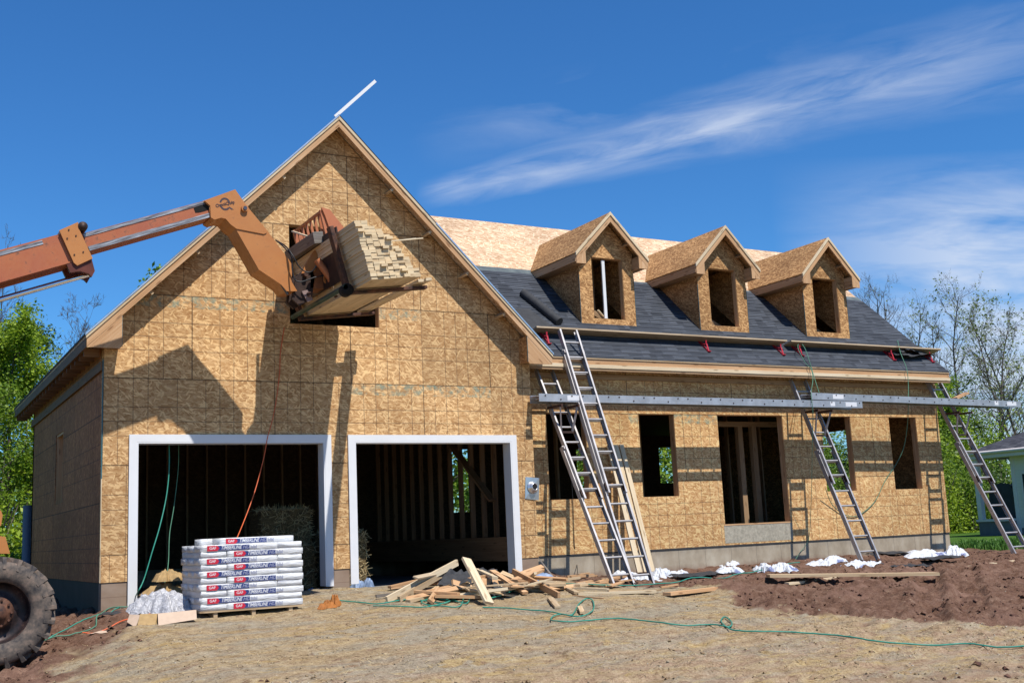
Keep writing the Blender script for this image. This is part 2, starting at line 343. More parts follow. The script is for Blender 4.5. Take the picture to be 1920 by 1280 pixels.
# ------------------------------------------------------------------ ground
rng=np.random.RandomState(3)
_lat=rng.rand(256,256)
def vn(x,y):
    xi=np.floor(x).astype(int); yi=np.floor(y).astype(int); fx=x-xi; fy=y-yi; fx=fx*fx*(3-2*fx); fy=fy*fy*(3-2*fy)
    g=lambda a,b:_lat[a&255,b&255]
    return (g(xi,yi)*(1-fx)+g(xi+1,yi)*fx)*(1-fy)+(g(xi,yi+1)*(1-fx)+g(xi+1,yi+1)*fx)*fy
def fbm(x,y,o=4,r=.55):
    a=1;s=0;t=0
    for i in range(o): s=s+a*vn(x*2**i+17*i,y*2**i+31*i); t+=a; a*=r
    return s/t
MUDB=[(-12,30),(-9,15),(-8,11.2),(-7.3,9.1),(-6.4,8.2),(-5.4,7.85),(-3.7,8.05),(-2.3,8.7),(-1.75,7.2),(-1.3,6.7),(0,6.6)]
def sm(a,b,x):
    t=np.clip((x-a)/(b-a),0,1); return t*t*(3-2*t)
def masks(x,y):
    bx=np.interp(y,[a for a,b in MUDB],[b for a,b in MUDB])
    n1=fbm(x*1.1,y*1.1)-.5; n2=fbm(x*4,y*4)-.5
    mud=sm(-.25,.35,x-bx+n1*1.6+n2*.8)
    l=sm(-.5,.3,-x-.1+n1*2+.25*(y+1))*sm(-5.2,-4.2,y+n1*2)
    mud=np.maximum(mud,l)
    pat=sm(.10,.20,n1+n2*.3+.25*sm(3,-2,y+9)-.16)*sm(-3.5,-5.5,y)*(x<9)
    mud=np.maximum(mud,pat*.38)
    grass=np.maximum(sm(-.15,.25,x-17.9+n2*.8+n1)*sm(-.55,-.1,y+n2*.5+.1), sm(8,9,y+n1*2))
    grass=np.maximum(grass,sm(-2.6,-3.4,x+n1)*sm(2.5,4,y+n1*2))
    grass=np.maximum(grass,sm(21,24,x+n1*3))
    return mud,grass
def rut(x,y):
    z=0; on=sm(-7.2,-6.3,y)*sm(-2.7,-3.3,y)
    for c0 in (12.4,13.25):
        d=(x-(c0+(y+3.12)*1.16))*.65; t=(x+y)*.72; w=sm(.20,.12,np.abs(d))*on
        z=z-w*(.045+.02*np.sin(t*2*PI/.16+np.abs(d)*20))+.035*sm(.10,.0,np.abs(np.abs(d)-.25))*on
    return z
def track(x,y):
    d=(x-1.747)*(-.995)-(y-(-5.34))*(.097); t=(x-1.747)*(.097)+(y-(-5.34))*(-.995); on=sm(-.3,.3,t)*sm(2.1,1.5,t)
    return -sm(.22,.15,np.abs(d))*on*(.018+.014*np.sin(t*2*PI/.12+np.abs(d)*14))
def ght(x,y):
    f=np.interp(x,[a for a,b in FRONT],[b for a,b in FRONT])
    t=np.maximum(-y,0); z=f*np.exp(-t/9)-.95*(1-np.exp(-(t/9)**1.4)); z=z+1.7*sm(11,24,y)*(1-sm(-2,6,x))
    return z
def ground_z(x,y):
    z=ght(x,y); mud,gr=masks(x,y)
    near=sm(17,8,np.abs(y+5))*sm(30,20,np.abs(x-6)); ins=((x>.02)&(y>0)&(x<17.2)&(y<8))
    d=(fbm(x*.8,y*.8,3)-.5)*.10+(fbm(x*3.3,y*3.3,4,.6)-.5)*.035
    cl=np.abs(fbm(x*2.3+9,y*2.3,5,.68)-.5)
    d=d+mud*((fbm(x*1.5+5,y*2.6,4,.6)-.42)*.17+(.12-cl)*.40+(fbm(x*6,y*6,4,.7)-.5)*.11)+(1-mud)*((fbm(x*11,y*11,3,.7)-.5)*.03+np.maximum(0,fbm(x*2.2+40,y*5,4,.65)-.52)*.22*sm(-4.2,-6.5,y))
    fl=sm(-1.9,-1.2,y)*sm(6.5,7.5,x)*.5
    z=z+d*(1-gr*.7)*(1-fl)*near*np.where(ins,0,1)+rut(x,y)*mud+track(x,y)
    z=np.where(ins,np.minimum(z,.02),z)
    return z
def axis(lo,hi,st,far,gro=1.22):
    a=list(np.arange(lo,hi+st*.5,st)); s=st; x=lo; L=[]
    while x>-far: s*=gro; x-=s; L.append(x)
    s=st; x=a[-1]; R=[]
    while x<far: s*=gro; x+=s; R.append(x)
    return np.array(L[::-1]+a+R)
xs=axis(-4.5,20.5,.05,1500); ys=axis(-9.8,1.2,.045,1500)
X,Y=np.meshgrid(xs,ys); XX=X.ravel(); YY=Y.ravel(); ZZ=ground_z(XX,YY)
nx,ny=len(xs),len(ys); idx=np.arange(nx*ny).reshape(ny,nx)
F=np.stack([idx[:-1,:-1],idx[:-1,1:],idx[1:,1:],idx[1:,:-1]],-1).reshape(-1,4)
n=NT('site_ground'); o=n.obj(); at=n.n('Attribute',attribute_name='zone'); sp=n.n('SeparateColor',i={0:at.outputs['Color']}); mud,gra=sp.outputs[0],sp.outputs[1]
f1=n.noise(o,.9,4); f2=n.noise(o,7,5,.65); f3=n.noise(o,38,4,.7); f4=n.noise(n.mapp(o,(5,22,5),.5),3,4,.7)
g1=n.noise(n.mapp(o,(.55,1.5,1)),1.3,5,.62,dist=.6); g2_=n.noise(n.mapp(o,(.8,2.4,1),loc=(7,3,0)),1.6,5,.65,dist=.8); g3=n.noise(n.mapp(o,(2,5,1),loc=(1,9,0)),2.2,5,.7,dist=.5)
fine=n.math('ADD',n.math('MULTIPLY',f2,.45),n.math('MULTIPLY',f3,.55))
tan=n.ramp(fine,[(.36,(.20,.125,.066)),(.46,(.355,.255,.145)),(.56,(.465,.35,.205)),(.70,(.64,.52,.345))])
grey=n.ramp(fine,[(.36,(.18,.145,.10)),(.48,(.325,.275,.20)),(.60,(.43,.375,.28)),(.72,(.58,.52,.42))])
och=n.ramp(fine,[(.36,(.23,.145,.06)),(.48,(.42,.285,.12)),(.60,(.55,.40,.19)),(.72,(.70,.56,.32))])
brn=n.ramp(fine,[(.36,(.12,.065,.04)),(.5,(.26,.16,.105)),(.66,(.42,.29,.20))])
tan=n.mix(n.mr(g1,.46,.58,0,.85),tan,grey); tan=n.mix(n.mr(g2_,.54,.64,0,.8),tan,och); tan=n.mix(n.mr(g3,.56,.64,0,.8),tan,brn)
yy_=n.n('SeparateXYZ',i={0:o}).outputs[1]
tan=n.mix(n.math('MULTIPLY',n.mr(yy_,-4.5,-7.5,0,.7),n.mr(g2_,.56,.40)),tan,n.ramp(fine,[(.36,(.20,.115,.07)),(.5,(.38,.25,.165)),(.66,(.54,.39,.27))]))
mudc=n.ramp(n.math('ADD',n.math('MULTIPLY',f2,.6),n.math('MULTIPLY',f3,.4)),[(.34,(.07,.034,.022)),(.47,(.155,.083,.054)),(.6,(.235,.142,.098)),(.76,(.37,.255,.185))])
mudc=n.mix(n.mr(f1,.5,.66,0,.4),mudc,(.30,.175,.13))
gc=n.ramp(n.math('ADD',n.math('MULTIPLY',f3,.6),n.math('MULTIPLY',f1,.4)),[(.35,(.035,.085,.012)),(.5,(.07,.15,.02)),(.65,(.11,.20,.03))])
m2=n.mr(n.math('ADD',mud,n.math('MULTIPLY',n.math('SUBTRACT',f3,.5),.9)),.3,.7)
col=n.mix(gra,n.mix(m2,tan,mudc),gc)
f5=n.noise(o,90,3,.7)
col=n.mix(1,col,n.ramp(f5,[(.3,.72),(.7,1.25)]),'MULTIPLY')
M['ground']=n.out(col,.95,0,n.math('ADD',f2,n.math('ADD',n.math('MULTIPLY',f3,.7),n.math('MULTIPLY',f5,.35))),  .7,.03,.12)
g=npmesh('ground',np.stack([XX,YY,ZZ],-1),F,[M['ground']],smooth=True); g['kind']='structure'
mu,gr=masks(XX,YY); ca=g.data.color_attributes.new('zone','FLOAT_COLOR','POINT'); ca.data.foreach_set('color',np.stack([mu,gr,gr*0,gr*0+1],-1).astype(np.float32).ravel())
def gz(x,y): return float(ground_z(np.array([float(x)]),np.array([float(y)]))[0])
# loose bits lying on the ground
def scatter(name,N,region,mat,mk,kind='stuff',wgt=None):
    P=[];Fs=[];b=0
    x=rng.uniform(region[0],region[1],N); y=rng.uniform(region[2],region[3],N)
    if wgt is not None: k=rng.rand(N)<wgt(x,y); x,y=x[k],y[k]
    z=ground_z(x,y)
    for i in range(len(x)):
        v,f=mk(x[i],y[i],z[i]); P.append(v); Fs.append(f+b); b+=len(v)
    o=npmesh(name,np.concatenate(P),np.concatenate(Fs),[mat]); o['kind']=kind; return o
def blade(x,y,z):
    a=rng.uniform(0,PI); l=rng.uniform(.02,.11)*rng.uniform(.5,1.3); w=rng.uniform(.0012,.003); t=rng.uniform(-.3,.5)
    d=np.array([math.cos(a),math.sin(a),t*.4])*l/2; s=np.array([-math.sin(a),math.cos(a),0])*w; c=np.array([x,y,z+.008+abs(t)*l*.2])
    return np.array([c-d-s,c+d-s,c+d+s,c-d+s]),np.array([[0,1,2,3]])
scatter('straw',26000,(-3,16,-9.5,-.3),M['straw'],blade,wgt=lambda x,y:np.clip((1-masks(x,y)[0])*(.15+1.3*sm(.45,.62,fbm(x*.9+3,y*.9)))+.04,0,1))
_tet=np.array([[1,0,-.5],[-.6,.8,-.4],[-.5,-.9,-.5],[.1,0,.75],[-.9,0,.3],[.5,.7,.35]])
_tf=np.array([[0,1,3],[1,4,3],[4,2,3],[2,0,3],[0,5,1],[0,2,4],[0,4,1],[0,5,3]])
def rock(lo,hi):
    def f(x,y,z):
        s=rng.uniform(lo,hi)*rng.uniform(.4,1); a=rng.uniform(0,6.3); c,sn=math.cos(a),math.sin(a)
        v=_tet*(1+rng.uniform(-.3,.3,_tet.shape)); v=np.stack([v[:,0]*c-v[:,1]*sn,v[:,0]*sn+v[:,1]*c,v[:,2]*.7],-1)*s
        return v+np.array([x,y,z+s*.1]),_tf
    return f
scatter('gravel',9000,(-3,16,-9.5,-.2),M['stone'],rock(.004,.02),wgt=lambda x,y:np.clip(1-masks(x,y)[0]*.8,0,1)*(.2+.9*sm(.45,.6,fbm(x*1.3,y*1.3+7))))
scatter('tan_clods',9000,(-3,16,-9.5,-3),M['clod_tan'],rock(.006,.03),wgt=lambda x,y:np.clip(1-masks(x,y)[0],0,1)*sm(.50,.58,fbm(x*2.2+40,y*5,4,.65)))
scatter('mud_clods',14000,(-3,20,-9.5,-.3),M['clod'],rock(.01,.055),wgt=lambda x,y:np.clip(masks(x,y)[0]*(1-masks(x,y)[1]),0,1)*(.15+.9*sm(.45,.6,fbm(x*1.7+4,y*1.7))))
# grass blades at the lawn edge
def tuft(x,y,z):
    k=5; P=[];Fq=[]
    for i in range(k):
        a=rng.uniform(0,6.3); h=rng.uniform(.04,.16); w=rng.uniform(.004,.02); lx,ly=rng.uniform(-.06,.06,2); bx,by=x+rng.uniform(-.05,.05),y+rng.uniform(-.05,.05)
        s=np.array([math.cos(a)*w,math.sin(a)*w,0]); b0=np.array([bx,by,z]); t=np.array([bx+lx,by+ly,z+h])
        P+= [b0-s,b0+s,t+s*.7,t-s*.7]; Fq.append([4*i,4*i+1,4*i+2,4*i+3])
    return np.array(P),np.array(Fq)
scatter('weeds',5200,(17.4,27,-1.2,5.0),M['weed'],tuft,wgt=lambda x,y:masks(x,y)[1]*(.1+.9*sm(3.2,.4,y)))
scatter('bank_weeds',5000,(-7,1.2,5,26),M['weed'],tuft,wgt=lambda x,y:masks(x,y)[1]*((x<-.4)|(y>8.6)))
# ------------------------------------------------------------------ house under construction
H=thing('unfinished_house','unfinished house in bare strand board with two door garage and three dormers','house',(0,0,0))
zs=.503; Wg=6.858; XR=17.238; xa=Wg/2; ZR=7.529; ZE=3.873; XE=-.284; K=(ZR-ZE)/(xa-XE)
def gtop(x): return ZR-K*abs(x-xa)
def holes_wall(mb,x0,x1,zb,ztop,holes,y0,y1,brk=()):
    xs=sorted({x0,x1,*[h for q in holes for h in q[:2]],*brk}); xs=[x for x in xs if x0<=x<=x1]
    for a,b in zip(xs,xs[1:]):
        c=(a+b)/2; hs=sorted([q for q in holes if q[0]<c<q[1]],key=lambda q:q[2]); z=zb
        for q in hs:
            if q[2]>z+.001: mb.prism([(a,y0,z),(b,y0,z),(b,y0,q[2]),(a,y0,q[2])],(0,y1-y0,0))
            z=q[3]
        mb.prism([(a,y0,z),(b,y0,z),(b,y0,ztop(b)),(a,y0,ztop(a))],(0,y1-y0,0))
D1=(.456,3.199); D2=(3.681,6.424); ZD=2.402
GW=(2.69,4.15,4.2,5.755)
mb=MB(); holes_wall(mb,0,Wg,zs,lambda x:gtop(x)-.10,[(*D1,-1,ZD),(*D2,-1,ZD),GW],0,.15,(xa,)); mb.build('garage_front_wall',M['osb'],H)
# side wall (x=0) facing left, in shade
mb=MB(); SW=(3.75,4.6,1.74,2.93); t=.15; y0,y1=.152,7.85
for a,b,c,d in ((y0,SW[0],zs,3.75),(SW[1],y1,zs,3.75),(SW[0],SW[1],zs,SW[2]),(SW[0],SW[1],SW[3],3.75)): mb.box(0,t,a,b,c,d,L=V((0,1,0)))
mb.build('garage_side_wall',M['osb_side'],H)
def frame_y(name,x0,x1,z0,z1,y0,y1,mat,par=H,th=.006,sides='lrtb',pro=0.0):
    m=MB()
    if 'l' in sides: m.box(x0,x0+th,y0-pro,y1,z0+th,z1-th)
    if 'r' in sides: m.box(x1-th,x1,y0-pro,y1,z0+th,z1-th)
    if 't' in sides: m.box(x0,x1,y0-pro,y1,z1-th,z1)
    if 'b' in sides: m.box(x0,x1,y0-pro,y1,z0,z0+th*.6)
    return m.build(name,mat,par)
frame_y('window_frame',*GW[:2],*GW[2:],.013,.15,M['fir'])
m=MB(); m.box(.014,t,SW[0],SW[0]+.04,SW[2],SW[3]); m.box(.014,t,SW[1]-.04,SW[1],SW[2],SW[3]); m.box(.014,t,SW[0]+.04,SW[1]-.04,SW[3]-.04,SW[3]); m.build('window_frame',M['fir'],H)
# foundation
mb=MB(); f0=.012
for a,b in ((0,.349),(3.307,3.573),(6.532,Wg)): mb.box(a+ (f0 if a==0 else 0),b,f0,.2,-.6,zs-.002)
MB().box(f0,.2,.2,7.85,-.9,zs-.002,L=V((0,1,0))).build('side_foundation',M['side_dark'],H); mb.box(Wg-.15,Wg-f0,.2,.452,-.3,zs-.003); mb.box(Wg-f0,XR-f0,.452,.65,-.6,zs-.004); mb.box(XR-.2,XR-f0,.65,7.85,-.6,zs-.004); mb.box(.2,XR-.2,7.65,7.84,-.9,zs-.003)
mb.build('foundation',M['concrete'],H)
mb=MB(); mb.box(f0,Wg,-.004,.14,zs-.004,zs+.012); mb.v=[]; mb.f=[]; mb.m=[]; mb.L=[]; mb.sm=[]
mb.box(Wg+.01,XR,.436,.46,zs-.014,zs+.006);  mb.build('sill_gasket',M['felt'],H)
MB().box(.2,Wg-.2,.0,7.65,-.2,.16).build('garage_floor',M['concrete_n'],H)
# white garage door frames
for i,(a,b) in enumerate((D1,D2)):
    zb=(.15,.27)[i]
    m=MB(); w=.105
    m.box(a-w,a-.001,-.028,-.002,zb,ZD+w); m.box(b+.001,b+w,-.028,-.002,(.26,.27)[i],ZD+w); m.box(a-.001,b+.001,-.028,-.002,ZD+.001,ZD+w)
    m.box(a-.001,a+.02,-.026,.22,zb+.005,ZD-.02); m.box(b-.02,b+.001,-.026,.22,(.265,.275)[i],ZD-.02); m.box(a-.001,b+.001,-.026,.22,ZD-.02,ZD+.002)
    d=m.build('garage_door_frame',M['white'],H)
# garage roof
def xz(side,off,x=None): # points on a line parallel to the rake, off = distance below the top line (vertical)
    return
def rake(mb,y0,y1,o0,o1,xe_in=0.,zc=None):
    for s in (-1,1):
        e=xa+s*(xa-XE-xe_in); P=[(xa,y0,ZR-o0),(e,y0,ZR-K*abs(e-xa)-o0),(e,y0,ZR-K*abs(e-xa)-o1),(xa,y0,ZR-o1)]
        mb.prism(P,(0,y1-y0,0),L=V((s,0,-K)).normalized())
yF=-.314; yB=8.6
m=MB(); rake(m,yF+.03,yB,.03,.075); m.build('garage_roof_deck',M['osb_roof'],H)
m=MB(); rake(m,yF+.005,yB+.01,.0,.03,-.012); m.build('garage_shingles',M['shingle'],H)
m=MB(); rake(m,yF-.004,yF+.03,.031,.085,.0); m.build('rake_trim',M['pine_new'],H)
m=MB(); rake(m,yF+.012,yF+.05,.086,.205,.01); m.build('rake_board',M['fir'],H)
m=MB()
for s in (-1,1):
    e=xa+s*(xa-XE+.012); q=xa+s*(.0 if s<0 else 1.62); P=[(q,yF-.014,ZR-K*abs(q-xa)-.004),(e,yF-.014,ZR-K*abs(e-xa)-.004),(e,yF-.014,ZR-K*abs(e-xa)-.034),(q,yF-.014,ZR-K*abs(q-xa)-.034)]
    m.prism(P,(0,.01,0),L=V((s,0,-K)).normalized())
m.build('drip_edge',M['silver'],H)
for s in (-1,1):   # lookout blocks under the rake overhang
    for d in (.9,1.55,2.2,2.85,3.35):
        if s<0 and d>3: continue
        x=xa+s*d; zz=gtop(x)-.225; dirv=V((s,0,-K)).normalized()
        MB().obox((x,(yF+.05)/2,zz),(0,1,0),dirv,dirv.cross(V((0,1,0))),abs(yF+.05)/2,.019,.04,L=V((0,1,0))).build('lookout_block',M['pine'],H)
for s in (-1,1):   # boxed eave returns
    e=xa+s*(xa-XE-.012); i=xa+s*(xa-.19); zb=ZE-.205
    P=[(e,yF+.016,zb),(i-s*(-.03),yF+.016,zb),(i,yF+.016,zb+.03),(i,yF+.016,gtop(i)-.207),(e,yF+.016,gtop(e)-.207)]
    P=[(e,yF+.016,zb),(i+s*.03,yF+.016,zb),(i,yF+.016,zb+.035),(i,yF+.016,gtop(i)-.2065),(e,yF+.016,gtop(e)-.2065+.0)]
    m=MB(); m.prism(P,(0,.022,0),L=V((s,0,-K)).normalized()); m.build('eave_return',M['fir'],H)
    m=MB(); m.box(min(i,i+s*.02),max(i,i+s*.02),yF+.04,-.001,zb+.03,gtop(i)-.21); m.build('return_side',M['osb_dormer'],H)
    MB().box(min(i-s*.004,i),max(i-s*.004,i),yF+.014,yF+.03,zb+.03,gtop(i)-.21).build('sheet_edge',M['teal_edge'],H)
# eave along the left side and the ledger on the wall
m=MB(); m.box(XE+.004,XE+.034,yF+.04,yB,ZE-.20,ZE-.075); m.build('eave_fascia',M['stud_shade'],H)  # eave shade put into the wood colour of fascia, ledger and tails
m=MB(); m.box(-.038,-.001,-.0,7.9,3.40,3.53); m.build('eave_ledger',M['stud_shade'],H)
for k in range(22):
    y=.1+k*.4; MB().box(XE+.036,-.04,y,y+.038,3.60,3.72).build('rafter_tail',M['stud_shade'],H)
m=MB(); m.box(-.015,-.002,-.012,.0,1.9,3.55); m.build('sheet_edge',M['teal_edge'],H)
m=MB(); m.box(-.015,-.002,-.012,.0,zs,1.898); m.build('sheet_edge',M['pine_new'],H)
# ---- main wing
yW=.44; ZH=2.943
W=[(7.40,8.21,1.44,ZH),(9.354,10.161,1.44,ZH),(11.179,12.804,.875,ZH),(13.829,14.636,1.44,ZH),(15.744,16.551,1.44,ZH)]
mb=MB(); holes_wall(mb,Wg+.002,XR,zs-.002,lambda x:3.74,W,yW,yW+.14); mb.build('main_front_wall',M['osb_house'],H)
for i,q in enumerate(W):
    f=frame_y('window_frame' if i!=2 else 'door_frame',*q,yW+.013,yW+.15,M['fir'])
MB().box(11.15,12.83,yW-.003,yW+.001,.545,.868).build('sheathing_patch',plain('grey_strand_patch',(.42,.38,.30),.8,0,.25,22),H)
MB().box(11.15,12.83,yW-.008,yW+.02,.868,.895).build('door_sill',M['fir'],H)
BW=[(9.1,9.62,1.44,2.92),(12.6,13.1,1.75,2.9),(15.15,15.95,2.0,2.94)]
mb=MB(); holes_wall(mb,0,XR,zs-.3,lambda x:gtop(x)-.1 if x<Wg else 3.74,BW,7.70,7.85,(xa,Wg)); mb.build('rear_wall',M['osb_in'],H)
# right end wall with window and gable
zr2=7.40; z2=3.879; ye=.05; yr=3.984; K2=(zr2-z2)/(yr-ye)
RY=(17.240, 3.837, 2.987)[1]; RY2=(17.240, 3.203, 1.547)[1]
rw0,rw1=min(RY,RY2)-.35,max(RY,RY2)+.1
mb=MB(); x0=XR-.14
for a,b,c,d in ((yW+.142,rw0,zs,3.74),(rw1,7.698,zs,3.74),(rw0,rw1,zs,1.44),(rw0,rw1,2.94,3.74)): mb.box(x0,XR,a,b,c,d,L=V((0,1,0)))
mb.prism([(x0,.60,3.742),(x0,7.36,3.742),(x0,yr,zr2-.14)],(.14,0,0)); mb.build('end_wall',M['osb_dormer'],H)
# main roof deck with openings under the dormers
DX=[9.173,11.948,14.734]; xrR=17.262
def rz(y): return z2+(y-ye)*K2
def vx(z): return xa+(ZR-z)/K
nrm=V((0,-K2,1)).normalized(); hy0,hy1=1.06,2.55
def deckpoly(mb,xa0,xb0,ya,yb,off,th,left_valley=False):
    A=[(vx(rz(ya)) if left_valley else xa0,ya,rz(ya)),(xb0,ya,rz(ya)),(xb0,yb,rz(yb)),(vx(rz(yb)) if left_valley else xa0,yb,rz(yb))]
    A=[V(p)+nrm*off for p in A]; mb.prism(A,-nrm*th,L=V((1,0,0)))
mb=MB(); bx=[None]+[v for d in DX for v in (d-.56,d+.56)]+[xrR]
for i in range(0,len(bx)-1):
    a,b=bx[i],bx[i+1]
    if i==0: deckpoly(mb,0,b,ye,yr,-.012,.02,True)
    elif i%2==0: deckpoly(mb,a,b,ye,yr,-.012,.02)
    else:
        deckpoly(mb,a,b,ye,hy0,-.012,.02); deckpoly(mb,a,b,hy1,yr,-.012,.02)
mb.prism([(vx(zr2),yr,zr2-.013),(xrR,yr,zr2-.013),(xrR,2*yr-ye,z2-.013),(Wg-.1,2*yr-ye,z2-.013)],(0,0,-.03),L=V((1,0,0)))
mb.build('main_roof_deck',M['osb_roof'],H)
# courses of shingles, each lapping the one below
mb=MB(); ex=.143; dirs=V((0,1,K2)).normalized(); s=0; k=0
while s<2.93:
    ya=ye-.012+s*dirs.y; yb=ya+ex*dirs.y*1.15
    if s<1.45: segs=[(None,xrR+.012)]
    else: segs=[(None,xrR+.012)]
    cut=ya>.93
    xs=[None]+([v for d in DX for v in (d-.56,d+.56)] if cut else [])+[xrR+.012]
    for i in range(0,len(xs)-1,2):
        a,b=xs[i],xs[i+1]
        if a is None: a0,a1=vx(rz(ya))+.02,vx(rz(yb))+.02
        else: a0=a1=a
        lo=V((0,ya,rz(ya))); hi=V((0,yb,rz(yb)))
        th=.013; P=[V((a0,*lo.yz))+nrm*(th),V((b,*lo.yz))+nrm*th,V((b,*hi.yz))+nrm*.003,V((a1,*hi.yz))+nrm*.003]
        Q=[V((a0,*lo.yz))-nrm*.010,V((b,*lo.yz))-nrm*.010]
        mb.poly(P,L=V((1,0,0))); mb.poly([Q[0],Q[1],P[1],P[0]],L=V((1,0,0))); mb.poly([Q[1],V((b,*hi.yz))-nrm*.01,P[2],P[1]])
    s+=ex; k+=1
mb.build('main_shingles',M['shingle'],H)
ys0=ye-.012+s*dirs.y; mb=MB(); 
for a,b in ((None,DX[0]-.6),(DX[0]+.62,DX[1]-.6),(DX[1]+.62,DX[2]-.6),(DX[2]+.62,xrR+.01)):
    lo=ys0-.02; hi=ys0+(.13 if a is None or b>17 else .04)
    A=[(vx(rz(lo)) if a is None else a,lo,rz(lo)),(b,lo,rz(lo)),(b,hi,rz(hi)),(vx(rz(hi)) if a is None else a,hi,rz(hi))]
    mb.prism([V(p)+nrm*.004 for p in A],-nrm*.012,L=V((1,0,0)))
mb.build('roof_underlayment',M['underlay'],H)
# eave boards of the main wing
MB().box(Wg+.004,xrR,ye+.006,ye+.036,z2-.145,z2-.030).build('eave_fascia',M['fir'],H)
MB().box(Wg+.004,xrR+.004,ye-.018,ye+.004,z2-.190,z2-.128).build('eave_fascia',M['pine_new'],H)
MB().box(Wg+.004,xrR+.002,ye-.004,ye+.03,z2-.235,z2-.191).build('eave_fascia',M['stud'],H)
MB().box(Wg+.004,xrR,ye-.012,ye+.03,z2-.030,z2-.012).build('drip_edge',M['pine'],H)
MB().box(Wg+.004,XR,yW-.038,yW-.002,z2-.33,z2-.24).build('eave_ledger',M['stud'],H)
for k2 in range(26):
    x=7.0+k2*.4064
    if x<xrR-.05: MB().box(x,x+.038,ye+.037,yW-.039,z2-.20,z2-.06).build('rafter_tail',M['stud'],H)
for x in (9.62,9.95): MB().box(x,x+.06,1.5,1.6,.56,3.2).build('stud',M['stud_shade'],H)
# rake boards on the right end
m=MB(); m.prism([(xrR-.002,ye,z2-.02),(xrR-.002,yr,zr2-.02),(xrR-.002,yr,zr2-.15),(xrR-.002,ye,z2-.15)],(-.02,0,0)); m.build('rake_board',M['fir'],H)
# ---- dormers
yD=.918; zEd=5.94; zAd=6.784; hw=.82; bwid=.618; KD=(zAd-zEd)/hw; yFd=.668
def my(z): return ye+(z-z2)/K2
for di,dx in enumerate(DX):
    def dt(x): return zAd-KD*abs(x-dx)
    wx0,wx1=dx-.33,dx+.37
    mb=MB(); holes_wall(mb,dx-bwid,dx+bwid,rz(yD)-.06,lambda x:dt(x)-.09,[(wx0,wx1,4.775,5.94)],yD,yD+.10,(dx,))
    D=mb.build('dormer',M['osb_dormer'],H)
    f=frame_y('window_frame',wx0,wx1,4.775,5.94,yD+.012,yD+.12,M['fir'],D)
    for s in (-1,1):
        xw=dx+s*bwid; m=MB(); zt=dt(xw)-.09
        m.prism([(xw,yD+.101,rz(yD+.101)-.05),(xw,my(zt)+.1,zt),(xw,yD+.101,zt)],(-s*.09,0,0)); m.build('cheek_wall',M['osb_dormer'],D)
    m=MB()
    for s in (-1,1):
        ex_=dx+s*hw
        P=[(dx,yFd+.03,zAd-.004),(ex_,yFd+.03,zEd-.004),(ex_,my(zEd)+.03,zEd-.004),(dx,my(zAd)+.03,zAd-.004)]
        nn=V((s*KD,0,1)).normalized(); m.prism(P,-nn*.02,L=V((0,1,0)))
    m.build('dormer_roof',M['osb_dormer_roof'] if 'osb_dormer_roof' in M else M['osb_dormer'],D)
    for nm,o0,o1,ya,yb,mt,ins in (('rake_trim',.0,.062,yFd-.004,yFd+.03,'pine_new',0),('rake_board',.063,.19,yFd+.014,yFd+.045,'fir',.012)):
        m=MB()
        for s in (-1,1):
            e=dx+s*(hw-ins); m.prism([(dx,ya,zAd-o0),(e,ya,dt(e)-o0),(e,ya,dt(e)-o1),(dx,ya,zAd-o1)],(0,yb-ya,0),L=V((s,0,-KD)).normalized())
        m.build(nm,M[mt],D)
    for s in (-1,1):
        e=dx+s*(hw-.012); i=dx+s*(bwid-.02); zb=zEd-.20
        m=MB(); m.prism([(e,yFd+.016,zb),(i,yFd+.016,zb),(i,yFd+.016,dt(i)-.192),(e,yFd+.016,dt(e)-.192)],(0,.026,0),L=V((0,0,1)))
        m.prism([(i-s*.0,yFd+.043,zb),(i+s*.02,yFd+.043,zb),(i+s*.02,yFd+.043,dt(i)-.192),(i,yFd+.043,dt(i)-.192)],(0,yD-yFd-.045,0))
        m.build('eave_return',M['fir'],D)
        e2=dx+s*hw; yb=my(zEd-.17)
        m=MB(); m.prism([(e2,yFd+.031,zEd-.028),(e2,my(zEd-.028),zEd-.028),(e2,yb,zEd-.17),(e2,yFd+.031,zEd-.17)],(-s*.03,0,0),L=V((0,1,0))); m.build('eave_fascia',M['fir'],D)
        m=MB(); m.prism([(e2-s*.034,yFd+.05,zEd-.175),(dx+s*(bwid+.002),yFd+.05,zEd-.175),(dx+s*(bwid+.002),my(zEd-.175)-.05,zEd-.175),(e2-s*.034,my(zEd-.175)-.05,zEd-.175)],(0,0,-.012)); m.build('soffit',M['stud'],D)
        MB().box(min(dx+s*(bwid+.004),dx+s*(bwid)),max(dx+s*(bwid+.004),dx+s*bwid),yD-.006,yD+.012,rz(yD),zEd-.35).build('sheet_edge',M['teal_edge'],D)
    MB().obox((dx+.42,(yFd+yD)/2+.02,dt(dx+.42)-.13),(0,1,0),(1,0,-KD),(KD,0,1),.11,.019,.035).build('lookout_block',M['stud'],D)
    # framing seen inside
    MB().box(dx+.12,dx+.16,1.6,1.7,4.6,6.2).build('stud',M['stud'],D)
    MB().box(dx-.30,dx-.26,1.5,1.6,4.6,6.1).build('stud',M['stud'],D)
    MB().beam((dx-.55,1.45,5.25),(dx+.5,1.5,4.8),.038,.10).build('brace',M['stud'],D)
    if di==0:
        MB().box(dx-.075,dx-.012,yD+.03,yD+.06,4.79,5.905).build('white_mullion',M['white'],D)
        MB().beam((dx-.24,yD+.0,4.93),(dx-.02,yD+.1,4.80),.03,.02).build('wood_offcut',M['pine_new'],D)
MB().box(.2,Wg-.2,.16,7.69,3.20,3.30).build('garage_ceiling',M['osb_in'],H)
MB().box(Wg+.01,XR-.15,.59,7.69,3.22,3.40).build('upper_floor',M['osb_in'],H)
MB().box(Wg+.01,XR-.21,.66,7.64,.50,.555).build('main_floor',M['osb_in'],H)
